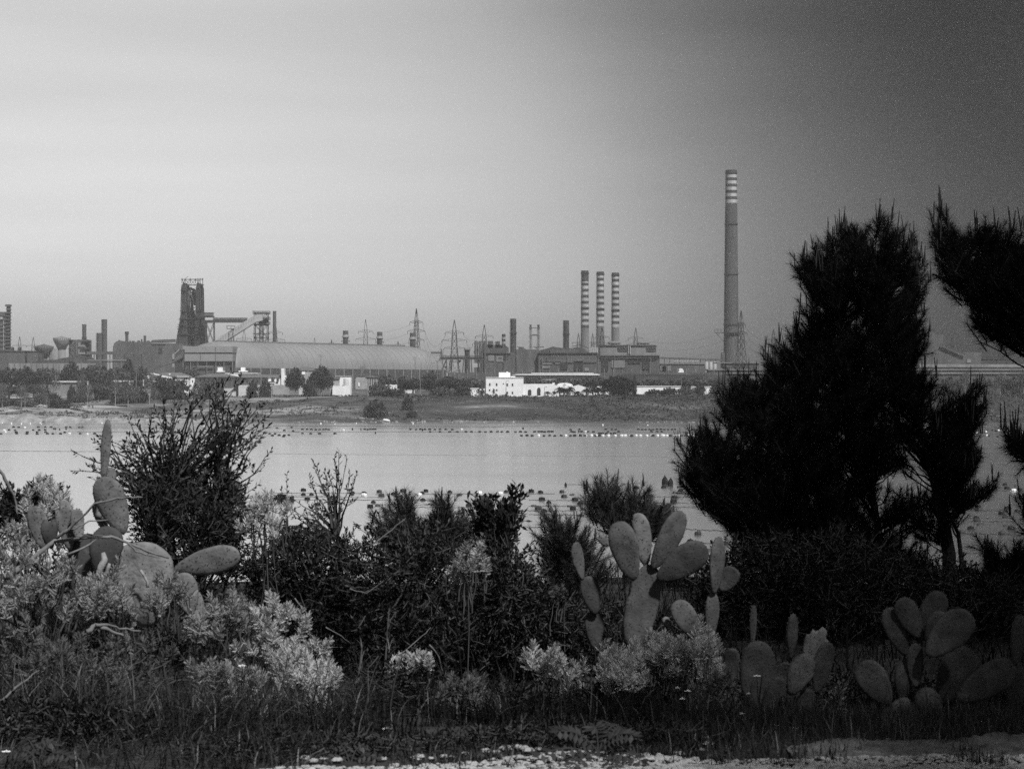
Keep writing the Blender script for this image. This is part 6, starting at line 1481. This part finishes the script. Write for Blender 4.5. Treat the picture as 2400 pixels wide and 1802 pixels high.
cactus('right low prickly pear with a rosette of dim pads in deep shade', 2150, Da, [
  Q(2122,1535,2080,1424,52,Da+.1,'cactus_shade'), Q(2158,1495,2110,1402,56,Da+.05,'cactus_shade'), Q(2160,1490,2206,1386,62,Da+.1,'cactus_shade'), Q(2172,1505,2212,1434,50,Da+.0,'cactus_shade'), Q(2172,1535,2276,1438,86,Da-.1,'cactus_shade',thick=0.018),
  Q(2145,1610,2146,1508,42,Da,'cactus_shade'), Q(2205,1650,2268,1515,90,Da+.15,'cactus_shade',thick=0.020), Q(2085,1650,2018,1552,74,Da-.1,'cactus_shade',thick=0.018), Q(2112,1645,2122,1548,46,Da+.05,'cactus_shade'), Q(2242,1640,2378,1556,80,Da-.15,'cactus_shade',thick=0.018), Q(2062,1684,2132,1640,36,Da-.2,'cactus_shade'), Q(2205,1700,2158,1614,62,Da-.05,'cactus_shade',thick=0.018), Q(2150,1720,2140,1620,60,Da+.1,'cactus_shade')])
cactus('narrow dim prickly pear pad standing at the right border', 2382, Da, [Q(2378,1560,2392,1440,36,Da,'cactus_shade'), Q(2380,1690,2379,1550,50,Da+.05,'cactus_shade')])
cactus('single pad of a cactus hidden behind the tall leafy shrub', 545, 18, [Q(525,1190,560,1130,44,18,'cactus_pale'), Q(540,1260,530,1180,46,18.05,'cactus_pale')])

# ---- dead branches
def dead(label, chains, D, r0, group=None):
    t = None; b = MB(); p0 = P(*chains[0][0][0],D)
    for pts, r, dD in chains:
        q = [P(x,y,D+dD*(i/(len(pts)-1))) for i,(x,y) in enumerate(pts)]
        # resample with knots
        o = []
        for a,c in zip(q,q[1:]):
            o += [a.lerp(c,u/3)+rdir()*.004 for u in range(3)]
        o.append(q[-1]); n = len(o); b.path(o,[r*.75*(1-.7*i/n)*U(.85,1.2) for i in range(n)],7)
    return tag(b.build('dead_branch','dead_wood',None,True,p0), label, 'branch', group)
dead('long bent dead branch lying across the left cactus and silver shrubs',[([(-30,1356),(0,1352),(28,1348),(54,1325),(95,1295),(127,1269),(177,1264),(215,1258),(263,1258),(297,1271),(345,1291),(396,1307)],.024,.4),([(28,1348),(63,1358),(104,1377),(142,1399),(180,1425)],.018,-.2),([(297,1271),(320,1292),(352,1302),(372,1306)],.009,0),([(85,1310),(92,1335),(120,1360),(138,1375)],.012,.1)],13.7,.024)
dead('thin curved dead branch rising in front of the big upright cactus pad',[([(132,1262),(160,1240),(190,1212),(222,1181),(263,1170),(300,1165),(334,1165)],.014,-.1),([(138,1256),(175,1238),(208,1221),(252,1218)],.009,.05),([(160,1300),(200,1280),(232,1262)],.01,.1)],13.85,.014)
dead('grey dead stick leaning at the left border above the small dark shrub',[([(-30,1065),(0,1102),(19,1133),(36,1170),(42,1210)],.018,.1)],14.6,.018)
dead('short broken dead stump in the grass at the left',[([(205,1480),(225,1465),(262,1478),(290,1490)],.02,.1),([(225,1465),(250,1462),(280,1472),(330,1478)],.012,.2)],12.2,.02)
for lab,pts,r in (('thin slanting dead twig low in the dark thicket',[(880,1600),(930,1540),(990,1490),(1010,1470)],.005),('short dead twig at the left edge of the dark thicket',[(765,1470),(800,1490),(822,1508)],.005),('bent dead twig hanging right of the tall seed stem',[(1005,1510),(1030,1540),(1040,1590)],.006),('pale bare twig rising over the dark thicket',[(868,1280),(920,1240),(950,1215)],.005),('crooked dead stem between the tall leafy shrub and the thicket',[(690,1400),(720,1440),(730,1520)],.006),('curved bare twig in the middle of the dark thicket',[(820,1380),(860,1390),(900,1360)],.004)):
    dead(lab,[(pts,r,.1)],14.7,r)
for lab,pts in (('dead stick poking out of the grass at the left border',[(0,1645),(50,1600),(92,1570)]),('lower dead stick at the left border',[(5,1700),(45,1660),(75,1620)]),('upright dead stick rising from the bottom edge at the left',[(212,1802),(225,1740),(240,1690)]),('short upright dead stick right of the taller one in the lower left grass',[(280,1790),(300,1740),(302,1700)])):
    dead(lab,[(pts,.008,.1)],10.8,.008)

# ---- grass, weeds and flowers
def blade(b, p, h, lean, w_, n=3):
    d = rdir(); d.z = 0
    if d.length < .01: d = V((1,0,0))
    d.normalize(); sd = V((-d.y,d.x,0)); k = len(b.v)
    for i in range(n+1):
        t = i/n; q = p+V((0,0,h*t*(1-.25*lean*t)))+d*(lean*h*t*t); ww = w_*(1-t)**.7
        b.v += [tuple(q-sd*ww), tuple(q+sd*ww)] if i<n else [tuple(q)]
    for i in range(n):
        a = k+2*i
        b.f.append((a,a+1,a+3,a+2) if i<n-1 else (a,a+1,a+2)); b.m.append(b.mi)
R.seed(141)
def arch(b, p, h, lean, w_, az=None):
    """a thin grass leaf that rises and bends over"""
    a = U(0,6.283) if az is None else az; d = V((math.cos(a),math.sin(a),0)); sd = V((-d.y,d.x,0)); k = len(b.v); n = 4
    for i in range(n+1):
        t = i/n; q = p+V((0,0,h*(t*1.25-t*t*.6*lean)))+d*(lean*h*.75*t**1.6); ww = w_*(1-t)**.6
        b.v += [tuple(q-sd*ww), tuple(q+sd*ww)] if i<n else [tuple(q)]
    for i in range(n):
        c = k+2*i; b.f.append((c,c+1,c+3,c+2) if i<n-1 else (c,c+1,c+2)); b.m.append(b.mi)
b = MB(); tufts = []
for _ in range(390):
    px = U(-60,840); D = U(9.6,13.0)
    if px > 560 and R.random() < (px-560)/300: continue
    tufts.append(((px-CX)/F*D, D, U(.5,1.3), U(-.6,.6)))
for tx_,ty,k_,az in tufts:
    for _ in range(int(26*k_)):
        x, y = tx_+R.gauss(0,.09), ty+R.gauss(0,.07); b.mi = 0 if R.random() < .86 else 1
        arch(b, V((x,y,gz(x,y)-.02)), U(.12,.42)*k_*(1 if y>10.7 else .5), U(.3,1.7), U(.002,.0045), None if R.random()<.5 else az)
tag(b.build('grass',['grass_blade','straw']),'tangled long grass in front of the silver shrubs at the left','grass',None,'stuff')
b = MB()
for _ in range(6500):
    px = U(640,1720); D = U(10.0,12.6); x = X(px,D)
    if D < path_edge(x)-.06 or (noise.noise(V((x*2.2,D*2.2,15))) < 0 and D > 10.6): continue
    b.mi = 0 if R.random() < .95 else 1
    arch(b, V((x,D,gz(x,D)-.02)), U(.06,.28)*(.5 if D<10.8 else 1), U(.3,1.6), U(.002,.004))
tag(b.build('grass',['grass_dark','straw']),'dark grass and weeds along the middle of the path edge','grass',None,'stuff')
b = MB()
for _ in range(17000):
    px = U(1560,2480); D = U(10.3 if px > 1840 else 10.05,14.6); x = X(px,D)
    b.mi = 0 if R.random() < .93 else 1
    arch(b, V((x,D,gz(x,D)-.01)), U(.04,.17), U(.2,1.3), U(.0012,.003))
tag(b.build('grass',['grass_blade','straw']),'short fine grass below the low cacti at the right','grass',None,'stuff')
b = MB()
for _ in range(240):                                  # tufts growing into the gravel and over the worn edge
    px = U(620,2480); D = U(9.75,10.12); x0_ = X(px,D)
    if noise.noise(V((x0_*2.1,3,7))) < -.05: continue
    for k in range(R.choice((6,10,16,24))):
        x, y = x0_+R.gauss(0,.035), D+R.gauss(0,.03); b.mi = 0 if R.random() < .85 else 1
        arch(b, V((x,y,gz(x,y)+(.03 if px > 1850 else 0))), U(.02,.085), U(.3,1.6), U(.0014,.003))
tag(b.build('grass',['grass_blade','straw']),'small grass tufts growing into the gravel of the path','grass',None,'stuff')
b = MB()
for _ in range(15000):
    px = U(-150,2550); D = U(13.4,27); x = X(px,D); b.mi = 0
    if px < 1200 and D < 14.5: continue
    arch(b, V((x,D,gz(x,D)-.02)), U(.10,.34), U(.3,1.5), U(.003,.007))
tag(b.build('grass',['grass_dark','straw']),'dark rough grass on the slope behind the shrubs','grass',None,'stuff')
# tall dry stems, each a plant
for i,(px,py,D,h,lab) in enumerate(((912,1425,13.5,.5,'tall dry seed stem standing in the dark thicket'),(143,1500,11.5,.6,'tall dry stem in the grass at the left border'),(185,1570,11,.5,'dry stem right of the tallest one in the left grass'),(848,1520,13,.5,'thin dry stem left of the tall seed stem'),(1560,1745,10.6,.25,'dry grass stem with bent pale blades near the path'),(1285,1735,10.6,.28,'arching straw stem near the middle of the path edge'))):
    tip = P(px,py,D); g = groundat(px,D); b = MB()
    b.path([g,g.lerp(tip,.5)+rdir()*.03,tip],[.006,.005,.003],5)
    for k in range(14):
        q = g.lerp(tip,U(.3,1)); blade(b,q,U(.05,.14),U(.5,1.5),.003)
    tag(b.build('dry_stem','straw',None,False,g),lab,'dry stem','dry stems')
def daisy(px, py, D, s, lab):
    tip = P(px,py,D); g = groundat(px+U(-8,8),D+.05); t = thing('white_flower',lab,'flower',g,'white flowers')
    part(t,'stem','grass_dark', lambda b: b.path([g,g.lerp(tip,.5)+V((U(-.02,.02),0,0)),tip],[.003,.003,.002],4))
    def f(b):
        for k in range(16):
            a = 2*math.pi*k/16; d = V((math.cos(a),math.sin(a),.22)).normalized(); leaf(b,tip,d,V((0,-.3,1)),s,s*.42)
    part(t,'petals','petal',f); part(t,'eye','petal_eye', lambda b: b.lathe(tip.x,tip.y,[(s*.3,tip.z),(s*.3,tip.z+.006),(s*.15,tip.z+.01)],10))
for px,py,D,s,lab in ((568,1561,11.5,.022,'white flower on the silver shrub behind the left grass'),(905,1709,10.9,.026,'largest white flower, low in the dark weeds left of the middle'),(15,1762,9.9,.022,'white flower in the lower left corner'),(163,1703,10.6,.014,'tiny white flower in the dark weeds at the left'),
   (1774,1585,12,.022,'white flower in front of the large round low pad'),(1612,1620,11.6,.018,'upper one of two white flowers at the right end of the silver bank'),(1599,1638,11.5,.016,'lower one of two white flowers at the right end of the silver bank'),(1755,1626,11.8,.012,'tiny white flower below the one before the round pad'),(1740,1673,11.2,.018,'white flower on the left edge of the right grass'),
   (1820,1700,11,.014,'small white flower in the right grass, above the flatter one'),(1862,1707,11,.022,'broad white flower in the right grass'),(1888,1743,10.5,.020,'lowest white flower in the right grass beside the path'),(1661,1711,11,.012,'tiny white flower above the pale dry plant'),(1588,1612,12.3,.012,'tiny white flower inside the silver bank'),(1250,1750,10.4,.010,'tiny white flower at the path edge beside the dark sprig')):
    daisy(px,py,D,s,lab)
# dark compound-leaved sprigs at the path
def sprig(label, root_px, D, fronds, lL, m='sumac_leaf'):
    g = groundat(root_px,D); t = thing('compound_leaf_sprig',label,'plant',g); bs, bl = MB(), MB()
    for (x0,y0),(x1,y1),n,dd in fronds:
        a, c = P(x0,y0,D), P(x1,y1,D+dd); pts = curve(a,c,.05,8); bs.path([g]+pts[:1],[.006,.004],4); bs.path(pts,[.004-.0003*i for i in range(9)],4)
        for i in range(n):
            u = .18+.82*i/(n-1); k = min(7,int(u*8)); q = pts[k].lerp(pts[k+1],u*8-k); tg = (pts[k+1]-pts[k]).normalized(); sd = tg.cross(V((0,-.6,.8))).normalized()
            for s_ in (-1,1): leaf(bl,q,(sd*s_+tg*.45-V((0,0,.35))).normalized(),V((0,-.5,.85)),lL*U(.85,1.1)*(1-.3*abs(u-.5)),lL*.36)
        leaf(bl,pts[-1],(pts[-1]-pts[-2]).normalized(),V((0,-.5,.85)),lL,lL*.36)
    bs.build('stem','twig',t); bl.build('foliage',m,t)
sprig('dark sprig with compound leaves hanging over the path in the middle',1400,9.9,[((1400,1760),(1312,1712),7,-.1),((1402,1755),(1395,1702),7,0),((1405,1760),(1480,1720),7,-.1),((1400,1770),(1270,1765),6,-.2),((1405,1775),(1500,1780),7,-.2),((1400,1780),(1330,1800),5,-.25),((1410,1740),(1450,1700),6,.1),((1405,1785),(1450,1805),5,-.3)],.062)
sprig('low dark sprig with short leaflets at the lower left edge of the path',820,10.0,[((820,1790),(790,1745),6,0),((822,1790),(850,1750),6,0),((820,1795),(760,1780),5,-.1),((824,1795),(880,1775),5,-.1)],.04)
sprig('dark leafy weed in the lower left corner',90,9.8,[((90,1790),(40,1760),6,0),((92,1785),(120,1740),6,0),((95,1790),(160,1770),6,-.1),((90,1795),(60,1730),6,.1)],.05)
sprig('small weed growing on the gravel right of the dark sprig',1690,10.0,[((1690,1800),(1660,1765),6,0),((1692,1800),(1725,1770),6,0),((1692,1800),(1695,1755),5,0)],.028)
sprig('small weed growing on the gravel left of the dark sprig',1150,10.05,[((1150,1795),(1120,1765),6,0),((1152,1795),(1180,1768),6,0),((1152,1795),(1150,1755),5,0)],.028)
# stones on the gravel
def stone_mesh(b, c, s):
    vs = []; n = 9
    for r,z in ((.6,-.35),(1,-.05),(.92,.3),(.55,.55)):
        for j in range(n):
            a = 2*math.pi*j/n; q = s*r*U(.78,1.2); vs.append((c.x+q*math.cos(a)*1.25, c.y+q*math.sin(a), c.z+z*s*U(.8,1.15)))
    b.add(vs,[(i*n+j,i*n+(j+1)%n,(i+1)*n+(j+1)%n,(i+1)*n+j) for i in range(3) for j in range(n)]+[tuple(3*n+j for j in range(n))])
R.seed(151)
sp_ = sorted([(715,1785,.05),(735,1793,.045),(760,1784,.04),(790,1788,.05),(898,1778,.035),(975,1776,.05),(983,1771,.045),(1010,1775,.03),(1040,1772,.04),(1060,1774,.03),(1090,1768,.035),(1140,1765,.05),(1165,1769,.04),(1185,1762,.06),(1208,1758,.05),(1225,1762,.055),(1238,1768,.05),(1262,1766,.035),(1000,1797,.04),(925,1795,.05),(1110,1790,.04),(1230,1793,.04),(1590,1775,.05),(1630,1785,.04),(1545,1790,.06),(1660,1752,.045),(1655,1738,.035),(1640,1765,.04)])
for i,(px,py,s) in enumerate(sp_):
    D = gdrop(10)/((py-CY)/F); g = groundat(px,D); b = MB(); stone_mesh(b,g+V((0,0,.012)),s*.42)
    tag(b.build('stone','stone',None,False,g),'pale stone, %s from the left along the gravel edge' % ORD[i],'stone','pale stones along the gravel edge')
b = MB()
for _ in range(9000):
    px = U(600,2450); D = U(9.5,10.4); x = X(px,D)
    if D > path_edge(x)-.02: continue
    stone_mesh(b, V((x,D,gz(x,D)+(.015 if D < path_edge(x) else .05*smooth((px-1840)/100)))), abs(R.gauss(0,.005))+.0025)
tag(b.build('gravel','stone'),'loose pale gravel on the path','gravel',None,'stuff')
# low worn kerb of pale concrete along the right part of the path
b = MB(); n = 340; x0k, x1k = X(1835,10.4), X(2520,10.4); xs = [x0k+(x1k-x0k)*i/n for i in range(n+1)]; prof = (-.36,-.34,-.3,-.24,-.18,-.12,-.07,-.03,0,.03)
for x in xs:
    e = 10.36+.03*noise.noise(V((x*3,1,0))); tp = smooth((x-x0k)/.25); hgt = tp*(.03+.022*noise.noise(V((x*1.7,4,0)))+.02*smooth((x-1.9)/.25)); g0 = gz(x,e)
    for k,y in enumerate(prof):
        z = -.06 if k in (0,len(prof)-1) else hgt*(.55+.06*k)+.018*noise.noise(V((x*11,y*11,2)))+.012*noise.noise(V((x*37,y*37,5)))
        b.v.append((x,e+y+.012*noise.noise(V((x*6,z*9,y))),g0+z))
np_ = len(prof)
for i in range(n):
    for j in range(np_-1): b.f.append((i*np_+j,(i+1)*np_+j,(i+1)*np_+j+1,i*np_+j+1)); b.m.append(0)
mat('kerb_concrete',.10,.95,.6,13,.1,bump=1,bscale=50)
tag(b.build('kerb','kerb_concrete',None,True),kind='structure')

# ---- added pines out of view at the right, put in to shade the slope
R.seed(171)
def shade_pine_proto():
    t = thing('pine_tree','','pine tree',(0,0,0)); bt, bn, bw = MB(), MB(), MB()
    bt.path([(0,0,-.3),(.1,.05,3),(.05,0,6.5),(0,0,11)],[.22,.18,.13,.03],10)
    for i in range(2300):
        z = U(3.2,11.5); r = 3.3*(1-((z-6.2)/6.2)**2)**.5 if abs(z-6.2)<6.2 else .3; a = U(0,6.283); q = r*math.sqrt(U(.08,1)); p = V((q*math.cos(a),q*math.sin(a),z))
        d = (V((math.cos(a),math.sin(a),.5))+rdir()*.6).normalized()
        if i % 6 == 0: bt.path(curve(V((0,0,z-q*.5)),p,-.1,4,.02),[.035,.028,.02,.012,.006],4,False)
        shoot(bn,bw,p,d,.38,34,.17,.008)
    bt.build('trunk','bark_pine',t); bw.build('twigs','bark_pine',t); bn.build('crown','needle',t); return t
gp_ = shade_pine_proto()
for x,y,s,rz,lab in ((6.3,5.2,.95,0,'added unseen pine casting shade, nearest the path at the right'),(8.6,10.2,1.1,2,'added unseen pine casting shade, behind the nearest one'),(9.8,15.8,1.2,4,'added unseen pine casting shade, farthest down the slope'),(6.2,-1.5,1.1,5,'added unseen pine casting shade, beside the viewer')):
    place(gp_,USED,V((x,y,gz(x,y))),rz,s,lab,'added shade pines at the right')
